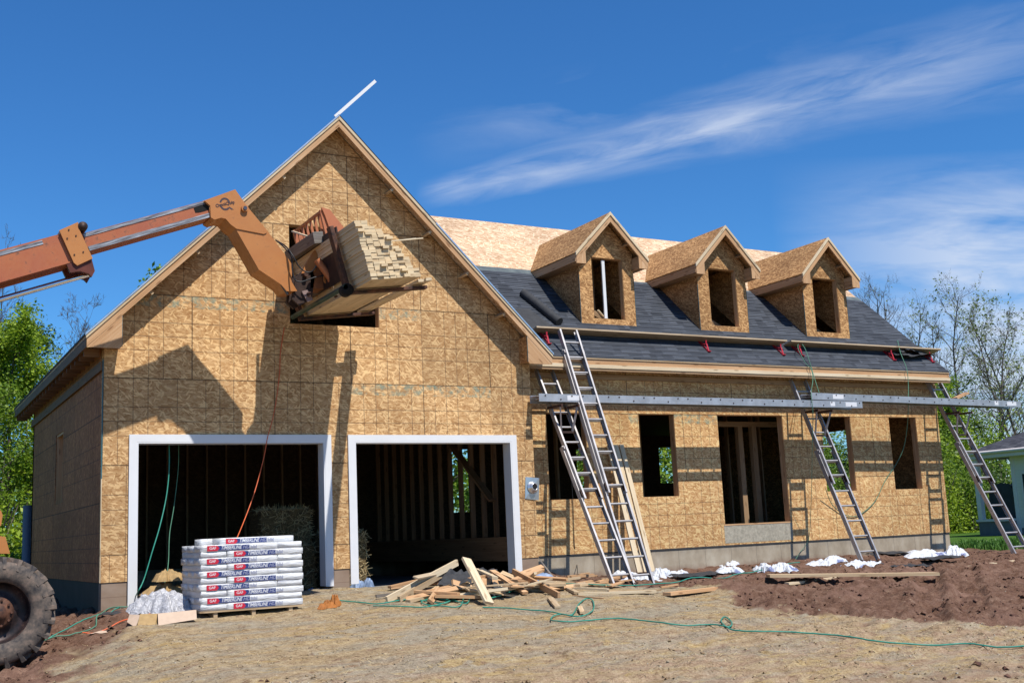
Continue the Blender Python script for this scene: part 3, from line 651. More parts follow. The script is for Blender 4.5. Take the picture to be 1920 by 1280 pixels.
# framing visible through the openings
for k in range(15):
    y=.30+k*.4064*1.08; MB().box(6.70,6.79,y,y+.038,.86,3.2).build('stud',M['stud_shade'],H)
MB().box(6.69,6.80,.2,7.6,.45,.855).build('rim_beam',M['stud_shade'],H)
MB().box(6.70,6.79,.2,7.6,2.98,3.02).build('top_plate',M['stud_shade'],H)
MB().beam((6.66,2.75,2.62),(6.66,1.15,1.48),.038,.14,up=(1,0,0)).build('diagonal_brace',M['stud_shade'],H)
for k in range(16):
    x=.5+k*.4064; MB().box(x,x+.038,7.60,7.69,.3,3.2).build('stud',M['stud'],H)
for x in (8.9,9.9,10.6,10.9,12.6,13.2,13.9,14.1,15.2): MB().box(x,x+.04,2.6,2.70,.56,3.2).build('stud',M['stud'],H)
for x in ((12.437, 1.400, 1.959)[0],(12.798, 1.400, 1.954)[0]): MB().box(x,x+.12,1.35,1.45,.56,2.82).build('stud',M['stud'],H)
MB().box(11.0,14.2,1.35,1.45,2.82,2.92).build('header',M['stud'],H)
for x in (7.25,8.45,9.2,10.3): MB().box(x,x+.038,.60,.70,.56,3.2).build('stud',M['stud'],H)
M_=None
# ------------------------------------------------------------------ telehandler
Yn,Yf=-1.55,-1.15; Ym=-1.35
T=thing('telehandler','orange telescopic handler with cranked boom lifting lumber to the garage gable','telehandler',(-3.3,Ym,-.3))
def yp(L,y=Yn): return [V((p[0],y,p[2])) for p in L]
a=V((-1.492, -1.550, 4.613)); b=V((-0.809, -1.550, 4.877)); u=(b-a).normalized(); w=V((-u.z,0,u.x)) # w = up across the boom
a0=V((-.93,Yn,0)); a0.z=a.z+(a0.x-a.x)*u.z/u.x
def bp(x,off,y=Yn):    # point on boom: x position along, off below the top edge
    return V((x,y,a.z+(x-a.x)*u.z/u.x))-w*off
def seg(mb,x0,x1,o0,o1,y0=Yn,y1=Yf,m=0): mb.prism([bp(x0,o0,y0),bp(x1,o0,y0),bp(x1,o1,y0),bp(x0,o1,y0)],(0,y1-y0,0),m,L=u)
m=MB(); seg(m,-6.6,-.62,0,.375); B1=m.build('outer_boom',M['orange_old'],T,bevel=.008)
m=MB(); seg(m,-3.5,-1.02,.012,.062,Yn-.006,Yn+.001); m.build('wear_strip',M['strip'],B1)
m=MB(); seg(m,-6.5,-.72,.36,.378,Yn-.012,Yn+.0); m.build('bottom_flange',M['orange_old'],B1)
m=MB(); seg(m,-.8,1.06,.062,.285,Yn+.03,Yf-.03); B2=m.build('inner_boom',M['orange_old'],T,bevel=.006)
m=MB(); seg(m,-.55,1.02,.062,.105,Yn+.022,Yn+.031); m.build('wear_strip',M['strip'],B2)
m=MB(); seg(m,-.55,1.06,.235,.292,Yn+.018,Yn+.031); m.build('wear_strip',M['strip'],B2)
# slot near the tip of the inner boom
c0=bp(.93,.15,Yn+.027); m=MB()
for k in range(1): 
    P=[]
    for q in range(16):
        t=2*PI*q/16; P.append(c0+u*(.11*max(-1,min(1,1.6*math.cos(t)))*1)+w*(.045*math.sin(t)))
    m.prism(P,(0,.004,0))
m.build('slot',M['black'],B2)
# collar with bolts and roller
cp=[V((-0.817, -1.600, 4.919)),V((-0.604, -1.600, 5.043)),V((-0.583, -1.600, 4.940)),V((-0.423, -1.600, 4.592)),V((-0.600, -1.600, 4.488)),V((-0.639, -1.600, 4.519))]
m=MB(); m.prism(cp,(0,.022,0)); CO=m.build('boom_collar',M['orange'],T,bevel=.004)
m=MB(); m.prism([p+V((0,.42,0)) for p in cp],(0,.022,0)); m.build('far_plate',M['orange'],CO)
m=MB(); m.prism([V((-0.817, -1.600, 4.919))+V((0,.023,0)),V((-0.604, -1.600, 5.043))+V((0,.023,0)),V((-0.597, -1.600, 5.009))+V((0,.023,0)),V((-0.810, -1.600, 4.878))+V((0,.023,0))],(0,.39,0)); m.build('top_plate',M['orange'],CO)
for q in ((-0.710, -1.601, 4.935),(-0.727, -1.601, 4.823),(-0.623, -1.601, 4.867),(-0.638, -1.601, 4.619),(-0.533, -1.601, 4.663)): MB().cyl(V(q)+V((0,.002,0)),V(q)-V((0,.008,0)),.010,10).build('bolt',M['dark_paint'],CO)
rc=V((-0.542, -1.600, 5.000)); m=MB(); m.lathe(rc-V((0,.02,0)),(0,1,0),[(0,0),(.035,0),(.04,.012),(.058,.012),(.060,.02),(.060,.40),(.0,.40)],24); m.build('roller',M['dark_paint'],CO)
m=MB(); m.prism([V((-0.723, -1.570, 4.492)),V((-0.438, -1.570, 4.639)),V((-0.384, -1.570, 4.435)),V((-0.421, -1.570, 4.356)),V((-0.460, -1.570, 4.395)),V((-0.563, -1.570, 4.422)),V((-0.677, -1.570, 4.393))],(0,.06,0)); m.build('cylinder_bracket',plain('dark_red_bracket2',(.16,.045,.03),.5,.2,.3),CO); m=MB(); m.prism([p+V((0,.34,0)) for p in [V((-0.723, -1.570, 4.492)),V((-0.438, -1.570, 4.639)),V((-0.384, -1.570, 4.435)),V((-0.421, -1.570, 4.356)),V((-0.460, -1.570, 4.395)),V((-0.563, -1.570, 4.422)),V((-0.677, -1.570, 4.393))]],(0,.06,0)); _b=m.build('cylinder_bracket',plain('dark_red_bracket',(.16,.045,.03),.5,.2,.3),CO)
e0=V((-0.395, -1.400, 4.437)); e1=V((-1.462, -1.400, 4.030)); dd=(e1-e0).normalized()
m=MB(); m.cyl(e0,e1+dd*3,.032,16); m.build('extension_cylinder_rod',M['chrome'],T)
m=MB(); m.cyl(e0+V((0,.07,.035)),e1+dd*3+V((0,.07,.035)),.018,12); m.build('hydraulic_pipe',M['rubberblk'],T)
m=MB(); m.cyl(bp(-.72,-.02,Ym),bp(-2.2,-.006,Ym),.016,8); m.build('boom_top_hose',M['rubberblk'],T)
# cranked boom head
hp=[(0.998, -1.550, 5.506),(1.419, -1.550, 5.706),(1.580, -1.550, 5.492),(1.861, -1.550, 5.178),(2.168, -1.550, 4.786),(2.213, -1.550, 4.714),(2.202, -1.550, 4.478),(2.277, -1.550, 4.355),(2.139, -1.550, 4.346),(2.065, -1.550, 4.431),(1.752, -1.550, 4.619),(1.438, -1.550, 5.161),(1.358, -1.550, 5.214),(1.293, -1.550, 5.286),(1.228, -1.550, 5.295),(1.141, -1.550, 5.260),(1.091, -1.550, 5.285),(1.076, -1.550, 5.447)]
m=MB(); m.prism(yp(hp),(0,.40,0)); HD=m.build('boom_head',M['orange'],T,bevel=.006)
ov=[(1.005, -1.550, 5.511),(1.422, -1.550, 5.710),(1.587, -1.550, 5.485),(1.865, -1.550, 5.171),(1.854, -1.550, 5.139),(1.816, -1.550, 5.121),(1.438, -1.550, 5.161),(1.358, -1.550, 5.214),(1.293, -1.550, 5.286),(1.228, -1.550, 5.295),(1.141, -1.550, 5.260),(1.091, -1.550, 5.285),(1.084, -1.550, 5.448)]
m=MB(); m.prism(yp(ov,Yn-.014),(0,.013,0)); m.build('cheek_plate',M['orange'],HD,bevel=.002)
pc=V((1.546, -1.550, 5.450)); m=MB(); m.cyl(pc+V((0,.0,0)),pc-V((0,.055,0)),.048,24); PN=m.build('pivot_pin',M['orange'],HD,bevel=.006)
m=MB(); m.cyl(pc-V((0,.054,0)),pc-V((0,.068,0)),.026,16); m.build('pin_cap',plain('dark_bolt',(.10,.10,.12),.35,.6),PN)
# ring emblem with lettering on the cheek plate
ec=V((1.282, -1.566, 5.490)); m=MB(); R1,R2=.088,.062
for (s0,s1) in ((20,168),(192,318)):
    L=[]; n_=18
    for k in range(n_):
        t0=math.radians(s0+(s1-s0)*k/n_); t1=math.radians(s0+(s1-s0)*(k+1)/n_)
        f=lambda r,t:ec+V((math.cos(t)*r*.86,0,math.sin(t)*r*1.02))
        wq=lambda t:R2+.006+.014*abs(math.sin(t*1.0))*0
        m.prism([f(R1,t0),f(R1,t1),f(R2,t1),f(R2,t0)],(0,.0015,0))
m.prism([ec+V((.045,0,-.045)),ec+V((.058,0,-.030)),ec+V((.118,0,-.066)),ec+V((.086,0,-.070))],(0,.0015,0)); m.build('ring_emblem',M['ink'],HD)
def text(name,s,loc,size,mat,par,rot=0,shear=.3,ext=.0008,ax='C',sx=1.0):
    cu=bpy.data.curves.new(name,'FONT'); cu.body=s; cu.size=size; cu.shear=shear; cu.extrude=ext; cu.align_x='CENTER'; cu.align_y='CENTER'; cu.offset=size*.012
    to=bpy.data.objects.new('tmp',cu); C.objects.link(to); dg=bpy.context.evaluated_depsgraph_get(); me=bpy.data.meshes.new_from_object(to.evaluated_get(dg)); bpy.data.objects.remove(to); bpy.data.curves.remove(cu)
    me.materials.clear(); me.materials.append(mat); o=bpy.data.objects.new(name,me); C.objects.link(o); o.parent=par
    o.location=V(loc)-ROOT[par]; o.rotation_euler=(PI/2,-rot,0); o.scale=(sx,1,1); ROOT[o]=ROOT[par]; return o
text('lettering','OmniQuip',ec+V((.0,-.002,0)),.062,M['ink'],HD,rot=.32,shear=0)
# lift link under the head
p0=V((1.910, -1.500, 4.702)); p1=V((2.170, -1.500, 4.305)); m=MB(); m.cyl(p0,p1,.022,12); m.build('tilt_link_rod',plain('grey_rod',(.12,.12,.13),.35,.6),T)
# fork carriage: tilted frame behind the load
ta=math.radians(10); cu_=V((math.cos(ta),0,math.sin(ta))); cw=V((-math.sin(ta),0,math.cos(ta)))
BR=thing
bx0=V((2.62,0,5.52))            # top bar of the load backrest
def cf(u_,w_,y): # carriage frame coordinates: u_ forward from backrest plane, w_ below the top bar
    q=bx0-cw*w_+cu_*u_; return V((q.x,y,q.z))
y1,y2=-1.68,-.48
m=MB(); m.beam(cf(0,.02,y1),cf(0,.02,y2),.035,.04,up=cw); m.beam(cf(0,0,y1+.02),cf(.03,.62,y1+.02),.045,.07,up=cu_)
m.beam(cf(0,0,y2),cf(.03,.62,y2),.045,.06,up=cu_); BK=m.build('load_backrest',M['orange_pink'],T,bevel=.004)
m=MB(); m.prism([cf(-.01,-.02,y1-.03),cf(.10,.02,y1-.03),cf(.30,.36,y1-.03),cf(.30,.52,y1-.03),cf(.16,.98,y1-.03),cf(.10,.60,y1-.03),cf(.02,.10,y1-.03)],(0,.03,0)); m.build('side_plate',M['orange_pink'],BK,bevel=.003)
m=MB(); m.prism([cf(-.01,-.02,y2-.0),cf(.08,.02,y2),cf(.24,.36,y2),cf(.24,.52,y2),cf(.10,.60,y2),cf(.02,.10,y2)],(0,.03,0)); m.build('side_plate',M['orange_pink'],BK)
for k in range(6):
    y=y1+.03+(y2-y1-.03)*(k+.75)/6.6; m=MB(); m.beam(cf(0,.03,y),cf(.02,.62,y),.030,.035,up=cu_); m.build('backrest_bar',M['orange_pink'],BK)
m=MB(); m.beam(cf(.05,.62,-1.9),cf(.05,.62,-.25),.10,.10,up=cw); m.beam(cf(.10,1.10,-2.2),cf(.10,1.10,-.25),.09,.12,up=cw); m.build('carriage_bar',M['dark_paint'],T,bevel=.005)
m=MB(); m.prism([cf(-.10,.40,-2.28),cf(-.10,.40,-.25),cf(-.12,1.12,-.25),cf(-.12,1.12,-2.28)],tuple(cu_*.02)); m.build('carriage_back',M['dark_paint'],T)
m=MB()
for y in (-1.62,-1.08): m.prism([cf(-.04,.5,y),cf(.10,.5,y),cf(.12,1.16,y),cf(-.02,1.20,y),cf(-.14,1.0,y)],(0,.035,0))
m.build('carriage_plate',M['orange'],T,bevel=.003)
m=MB(); m.prism([V((2.296, -1.500, 4.556)),V((2.375, -1.500, 4.653)),V((2.523, -1.500, 4.687)),V((2.560, -1.500, 4.575)),V((2.508, -1.500, 4.266)),V((2.337, -1.500, 4.164)),V((2.231, -1.500, 4.249))],(0,.05,0)); m.prism([V((2.296, -1.500, 4.556))+V((0,.25,0)),V((2.375, -1.500, 4.653))+V((0,.25,0)),V((2.523, -1.500, 4.687))+V((0,.25,0)),V((2.560, -1.500, 4.575))+V((0,.25,0)),V((2.508, -1.500, 4.266))+V((0,.25,0)),V((2.337, -1.500, 4.164))+V((0,.25,0)),V((2.231, -1.500, 4.249))+V((0,.25,0))],(0,.05,0)); m.build('quick_hitch',M['dark_paint'],T,bevel=.004)
for q in ((2.415, -1.560, 4.597),(2.457, -1.560, 4.319)): MB().cyl(V(q)+V((0,.06,0)),V(q)-V((0,.012,0)),.032,16).build('hitch_pin',M['rust'],T)
m=MB(); m.prism([V((2.360, -1.530, 4.357)),V((2.446, -1.530, 4.385)),V((2.521, -1.530, 4.245)),V((2.443, -1.530, 4.210))],(0,.02,0)); m.build('hitch_ear',plain('dusty_pink_steel',(.34,.24,.22),.6,.1),T)
m=MB(); m.prism([V((2.367, -1.520, 4.618)),V((2.555, -1.520, 4.662)),V((2.638, -1.520, 4.923)),V((2.560, -1.520, 4.955)),V((2.431, -1.520, 4.753))],(0,.06,0)); m.build('tilt_lever',M['orange'],T,bevel=.004)
m=MB(); m.box(2.50,2.78,-1.5,-1.2,4.42,4.80); m.build('hitch_box',plain('dark_orange_shade',(.30,.11,.04),.6,0,.2),T)
t0=V((2.517, -1.720, 4.774)); t1=V((2.715, -1.720, 4.522)); t2=V((2.812, -1.720, 4.300))
m=MB(); m.cyl(t0,t1,.050,20); m.cyl(t1,t1+(t1-t0).normalized()*.03,.058,20); TC=m.build('tilt_cylinder',M['orange_pink'],T)
m=MB(); m.cyl(t1,t2,.024,14); m.build('cylinder_rod',M['chrome'],TC)
m=MB(); m.cyl(t2-V((0,.05,0)),t2+V((0,.05,0)),.045,16); m.build('cylinder_eye',M['rust'],TC)
m=MB(); m.cyl(V((2.902, -1.200, 5.180)),V((2.938, -1.200, 4.549)),.045,16); m.build('fork_shift_cylinder',plain('teal_paint',(.03,.12,.14),.5,.2,.3),T)
def hose(nm,L,r,mat,par): 
    P=[V(p) for p in L]; Q=[]
    for i in range(len(P)-1):
        a_,b_,c_,d_=P[max(i-1,0)],P[i],P[i+1],P[min(i+2,len(P)-1)]
        for k in range(6):
            t=k/6; Q.append(.5*((2*b_)+(c_-a_)*t+(2*a_-5*b_+4*c_-d_)*t*t+(3*b_-a_-3*c_+d_)*t**3))
    Q.append(P[-1]); m=MB(); m.tube(Q,r,8); return m.build(nm,mat,par)
hose('hydraulic_hose',[(2.036, -1.400, 5.094),(2.109, -1.550, 4.956),(2.183, -1.620, 4.824),(2.190, -1.640, 4.631),(2.219, -1.660, 4.485),(2.311, -1.680, 4.457),(2.489, -1.700, 4.526),(2.629, -1.700, 4.566)],.010,M['rubberblk'],T)
hose('hydraulic_hose',[(2.059, -1.400, 5.081),(2.132, -1.550, 4.973),(2.186, -1.660, 4.830),(2.276, -1.680, 4.666),(2.375, -1.700, 4.593),(2.453, -1.720, 4.610),(2.501, -1.740, 4.684)],.010,M['rubberblk'],T)
# forks
fx0=2.80; fzb=4.234; fa=math.radians(7.4); fu=V((math.cos(fa),0,math.sin(fa))); fw_=V((-math.sin(fa),0,math.cos(fa)))
for y in (-2.38,-.47):
    hb=V((fx0-.09,y,fzb-.055)); m=MB()
    m.beam(hb,hb+fu*1.16,.11,.045,up=fw_); sh=V((-math.sin(math.radians(15)),0,math.cos(math.radians(15))))
    m.beam(hb-fu*.0-sh*.02,hb+sh*.92,.13,.06,up=fu); m.build('fork',M['rust'],T,bevel=.006)
m=MB(); m.cyl((fx0-.17,-2.5,fzb+.0),(fx0-.17,-.3,fzb+.0),.035,20); m.build('fork_shaft',plain('green_black_steel',(.05,.10,.08),.5,.3,.4),T)
m=MB(); m.lathe((fx0-.13,-2.50,fzb-.03),(0,1,0),[(0,0),(.075,0),(.085,.02),(.085,.14),(.0,.14)],24); m.build('fork_roller',M['black'],T)
# wheels
def wheel(cx,cy,cz,near=True,name='wheel'):
    s=1 if near else -1; ax=V((0,-s,0)); c=V((cx,cy,cz)); R=.56
    tr=MB(); tr.lathe(c,ax,[(.335,.02),(.345,.05),(.40,.075),(.47,.085),(.53,.07),(.555,.045),(R,.02),(R,-.20),(.555,-.235),(.53,-.27),(.47,-.285),(.40,-.275),(.335,-.24)],72)
    n_=22
    for k in range(n_):
        for side in (0,1):
            th=2*PI*(k+.5*side)/n_; 
            def P(r,o,dt): t=th+dt; return c+ax*o+V((math.cos(t)*r,0,math.sin(t)*r))
            q=(.04,-.13) if side==0 else (-.25,-.08); dth=.17
            oa,ob=q
            A=[P(.535,oa,0),P(.535,oa,.10),P(.535,ob,.10+dth),P(.535,ob,dth)]; Bq=[P(.610,oa-.012*(1 if side==0 else -1),.015),P(.610,oa-.012*(1 if side==0 else -1),.085),P(.612,ob,.085+dth),P(.612,ob,.015+dth)]
            tr.add(A+Bq,[(3,2,1,0),(4,5,6,7),(0,1,5,4),(1,2,6,5),(2,3,7,6),(3,0,4,7)])
            oe=.078 if side==0 else -.278
            E_=[P(.475,oe,.0),P(.475,oe,.075),P(.535,oa,.10),P(.535,oa,0)]; G_=[P(.48,oe+(.014 if side==0 else -.014),.012),P(.48,oe+(.014 if side==0 else -.014),.065),P(.608,oa,.088),P(.608,oa,.012)]
            tr.add(E_+G_,[(3,2,1,0),(4,5,6,7),(0,1,5,4),(1,2,6,5),(2,3,7,6),(3,0,4,7)])
    W_=tr.build('tyre',M['tyre'],T)
    m=MB(); m.lathe(c,ax,[(.362,.045),(.372,.035),(.365,.015),(.335,.01),(.325,-.07),(.30,-.11),(.22,-.12),(.20,-.10),(.0,-.10)],64); m.build('rim',M['rim'],W_)
    m=MB(); m.lathe(c,ax,[(.175,-.105),(.175,-.05),(.15,-.03),(.10,-.02),(.09,.02),(.0,.025)],28)
    for k in range(10):
        t=2*PI*k/10; q=c+V((math.cos(t)*.145,0,math.sin(t)*.145)); m.cyl(q-ax*.06,q-ax*.005,.014,6)
    m.build('hub',M['rust'],W_)
    return W_
wc=V((-1.479, -2.400, 0.294)); wz=.30
wheel(wc.x,-2.4,.305)
wheel(wc.x,-.30,.30,False); wheel(wc.x-3.2,-2.4,.14); wheel(wc.x-3.2,-.30,.16,False)
m=MB(); m.box(-6.6,-1.75,-1.9,-.8,.45,1.0); m.box(-1.75,-1.0,-1.6,-1.1,.35,.75); m.build('chassis',M['orange'],T,bevel=.02)
m=MB(); m.prism([V((-6.9,-1.7,1.0)),V((-4.2,-1.7,1.0)),V((-4.2,-1.7,1.5)),V((-5.6,-1.7,2.65)),V((-6.5,-1.7,2.65))],(0,.7,0)); m.build('boom_tower',M['orange'],T,bevel=.02)
m=MB(); m.box(-4.4,-2.0,-2.35,-1.85,.7,1.5); m.build('engine_cover',M['orange'],T,bevel=.04)
m=MB(); m.prism([V((-1.662, -2.000, 1.185)),V((-1.388, -2.000, 1.132)),V((-1.338, -2.000, 0.955)),V((-1.655, -2.000, 0.970))],(0,.35,0)); m.build('fender',M['orange'],T,bevel=.008)
m=MB(); m.prism([V((-1.436, -1.200, 1.511)),V((-1.363, -1.200, 1.464)),V((-1.344, -1.200, 1.412)),V((-1.358, -1.200, 1.285)),V((-1.429, -1.200, 1.256))],(0,.05,0)); m.build('light_bracket',M['orange'],T)
# ------------------------------------------------------------------ timber on the forks
def board(name,label,cat,a,b,w,t,up=Z,mat='pine_new',group=None,bev=0):
    a=V(a); b=V(b); m=MB(); m.beam(a,b,w,t,up=up); o=m.build(name,M[mat] if isinstance(mat,str) else mat,None,loc=(a+b)/2,bevel=bev); return tag(o,label,cat,group)
rows=[8,8,8,7,7,7,7,6,6,6,6,5,5,5,5,4,4,3,2,2]; lean=math.tan(math.radians(9.5)); rt_=.0395
pos=[]
for r,nb in enumerate(rows):
    off=-r*rt_*lean
    for k in range(nb):
        cx=(k+.5)*.0893+off+random.uniform(-.006,.006)*(r>0); cz=(r+.5)*rt_
        pos.append((r,k,V((fx0,0,fzb))+fu*cx+fw_*cz))
for r,k,c in pos:
    d=random.uniform(-.012,.012)+(random.uniform(-.05,.03) if random.random()<.16 else 0)
    last=(k==rows[r]-1)
    lab='pale sawn board in the stack carried on the raised forks'
    board('lumber_board',lab,'lumber board',(c.x,-3.0+d,c.z),(c.x,-.14+random.uniform(-.03,.03),c.z),.0885,.0385,up=fw_,mat='pine_load',group='sawn boards stacked on the raised forks')
for i,(uu,yy0,lab) in enumerate(((.90,-2.60,'narrow board lying across the forks just beyond the raised stack'),(.99,-2.66,'outermost board lying across the fork tips beyond the raised stack'))):
    c=V((fx0,0,fzb))+fu*uu+fw_*.02; board('lumber_board',lab,'lumber board',(c.x,yy0,c.z),(c.x,-.35,c.z),.088,.0375,up=fw_,mat='pine_new',group='boards on the fork tips')
# thin sticks poking out of the stack
s0=V((3.044, -2.900, 4.786)); s1=V((3.573, -2.900, 4.865)); board('stacking_strip','longest thin strip jutting from the raised stack toward the roof edge','wood strip',s0,s1+V((0,-.05,0)),.022,.014)
s0=V((3.161, -2.860, 4.813)); s1=V((3.513, -2.860, 4.881)); board('stacking_strip','shorter thin strip lying just over another one jutting from the raised stack','wood strip',s0,s1,.02,.012)
tb=V((2.539, -1.750, 5.089)); board('timber_block','weathered grey timber beam lying across the carriage behind the orange backrest','timber beam',tb,tb+V((.0,1.25,.02)),.15,.165,up=cw,mat='oldwood',bev=.004)
s0=V((2.419, -1.000, 5.355)); s1=V((2.507, -1.500, 5.149)); board('wood_offcut','thin pale stick wedged across the orange backrest bars','wood strip',s0,s1,.05,.02)
# ------------------------------------------------------------------ ladders
def ladder(label,xl,xr,foot,top,s_base,s_fly,group,mat='alu',jack=None,feet=True):
    f=V((0,*foot)); t=V((0,*top)); d=(t-f).normalized(); L=(t-f).length; nn=V((0,-d.z,d.y))
    if nn.y>0: nn=-nn
    T_=thing('extension_ladder',label,'ladder',((xl+xr)/2,foot[0],foot[1]),group)
    xw=xr-xl
    for (s0,s1,lift,ins,nm) in ((*s_base,0,0.0,'base'),(*s_fly,.055,.024,'fly')):
        for sx,x in ((1,xl+ins),(-1,xr-ins)):
            a_=f+d*s0+nn*lift; b_=f+d*s1+nn*lift; a_.x=b_.x=x
            m=MB(); 
            # channel rail: web and two flanges
            m.obox((a_+b_)/2,d,(1,0,0),nn,(s1-s0)/2,.003,.042,L=d)
            for h in (-1,1): m.obox((a_+b_)/2+nn*h*.0395+V((sx*.015,0,0)),d,(1,0,0),nn,(s1-s0)/2,.0145,.0028,L=d)
            R_=m.build('rail',M[mat],T_)
            if nm=='base' and feet: m=MB(); m.obox(a_-d*.01,d,(1,0,0),nn,.06,.022,.045); m.build('foot',M['dark_paint'],T_)
        k=0; s=s0+.22 if nm=='base' else .22+.305*math.ceil((s0-.12)/.305)
        while s<s1-.08:
            a_=f+d*s+nn*lift; m=MB(); m.cyl(V((xl+ins,a_.y,a_.z)),V((xr-ins,a_.y,a_.z)),.0185,8); m.build('rung',M[mat],T_); s+=.305
        if nm=='fly':
            for x in (xl+ins,xr-ins):
                a_=f+d*(s0+.12)+nn*.03; m=MB(); m.obox(V((x,a_.y,a_.z)),d,(1,0,0),nn,.06,.02,.05); m.build('rung_lock',M['dark_paint'],T_)
                b_=f+d*(s_base[1]-.05)+nn*.03; m=MB(); m.obox(V((x,b_.y,b_.z)),d,(1,0,0),nn,.03,.024,.045); m.build('guide_bracket',M['alu_dull'],T_)
    return T_,f,d,nn
# (y,z) of feet and tops
def LL(foot,top): return (V(top)-V(foot)).length
LD={}
LD[0]=ladder('lower aluminium ladder behind the tall one, holding the near end of the walk plank',7.13,7.52,(-1.74,.02),(.36,3.64),(0,2.6),(1.55,4.18),'ladders leaning on the house')
LD[1]=ladder('tallest aluminium ladder leaning on the eave and reaching over the shingles',7.57,7.98,(-1.62,-.02),(.20,4.24),(0,4.35),(1.6,4.74),'ladders leaning on the house')
LD[2]=ladder('aluminium ladder by the fourth window opening, under the overlap of two walk planks',12.96,13.41,(-1.14,.09),(.38,3.63),(0,2.3),(1.55,3.84),'ladders leaning on the house','alu')
LD[3]=ladder('aluminium ladder at the far corner of the house, board resting on the plank above it',16.84,17.30,(-1.40,0),(.38,3.70),(0,2.6),(1.6,4.1),'ladders leaning on the house','alu')
# ladder jacks
zp=3.02
for i,lab in ((0,'steel ladder jack under the near end of the walk plank'),(2,'steel ladder jack under the overlap of the two walk planks'),(3,'steel ladder jack under the far walk plank by the house corner')):
    T_,f,d,nn=LD[i]; xl,xr=((7.16,7.49),0,(13.0,13.37),(16.88,17.26))[i]
    s=(zp-.06-f.z)/d.z; p=f+d*s
    J=thing('ladder_jack',lab,'ladder jack',((xl+xr)/2,p.y,zp-.05),'ladder jacks under the walk planks')
    for x in (xl,xr):
        m=MB(); m.beam((x,p.y,zp-.06),(x,p.y-.46,zp-.06),.03,.04); m.build('arm',M['rust'],J)
        m=MB(); q=f+d*(s-.50); m.beam((x,p.y-.40,zp-.08),(x*.65+(xl+xr)/2*.35,q.y-.05,q.z),.025,.03); m.build('brace',M['alu_dull'],J)
    q=f+d*(s-.5); m=MB(); m.beam((xl,q.y-.05,q.z),(xr,q.y-.05,q.z),.03,.035); m.build('cross_bar',M['dark_paint'],J)
def plank(lab,xa_,xb_,z0,z1,yf_,yb_,h):
    T_=thing('walk_plank',lab,'walk plank',(xa_,yf_,z0),'aluminium walk planks')
    A=lambda x:z0+(z1-z0)*(x-xa_)/(xb_-xa_)
    m=MB(); m.beam((xa_,yf_,A(xa_)+h/2),(xb_,yf_,A(xb_)+h/2),.006,h)
    for e in (0,h): m.beam((xa_,yf_+.012,A(xa_)+e),(xb_,yf_+.012,A(xb_)+e),.028,.006)
    x=xa_+.12; k=0
    while x<xb_-.05: zz=A(x)+h*(.78 if k%3!=1 else .3); m.cyl((x,yf_-.003,zz),(x,yf_-.010,zz),.013,8,m=1); x+=.30 if k%3==0 else .22; k+=1
    m.build('side_rail',[M['alu_plank'],M['dark_paint']],T_)
    m=MB(); m.beam((xa_,yb_,A(xa_)+h/2),(xb_,yb_,A(xb_)+h/2),.006,h)
    for e in (0,h): m.beam((xa_,yb_-.012,A(xa_)+e),(xb_,yb_-.012,A(xb_)+e),.028,.006)
    m.build('side_rail',M['alu_plank'],T_)
    m=MB(); m.beam((xa_,(yf_+yb_)/2+.03,A(xa_)+h-.03),(xb_,(yf_+yb_)/2+.03,A(xb_)+h-.03),yb_-yf_-.09,.01); m.build('deck',M['alu_dull'],T_)
    x=xa_+.1; m=MB()
    while x<xb_: m.beam((x,yf_,A(x)+h*.5),(x,yb_,A(x)+h*.5),.035,.02); x+=.305
    m.build('cross_bars',M['alu_dull'],T_)
    for xx,w_,mm in ((.55,.28,'lab_white'),(xb_-xa_-.45,.3,'lab_white'),(xb_-xa_-.85,.12,'lab_white')): m=MB(); x=xa_+xx; m.box(x,x+w_,yf_-.0045,yf_-.0033,A(x)+h*.2,A(x)+h*.85); m.build('sticker',M[mm],T_)
    return T_
PA=((6.712, -0.330, 3.098),(14.176, -0.330, 3.040)); PB=((12.857, -0.330, 3.186),(18.940, -0.330, 3.116))
plank('aluminium walk plank on the two ladders nearer the garage',PA[0][0]+.09,PA[1][0],3.035,3.02,-.36,-.06,.125)
plank('aluminium walk plank lying over the end of the first and running past the far corner',PB[0][0],PB[1][0],3.17,3.10,-.36,-.06,.125)
board('board_chunk','short broken board lying on top of the walk plank at the far corner','board',((16.994, -0.250, 3.267)),((17.376, -0.250, 3.388)),.14,.04,mat='fir')
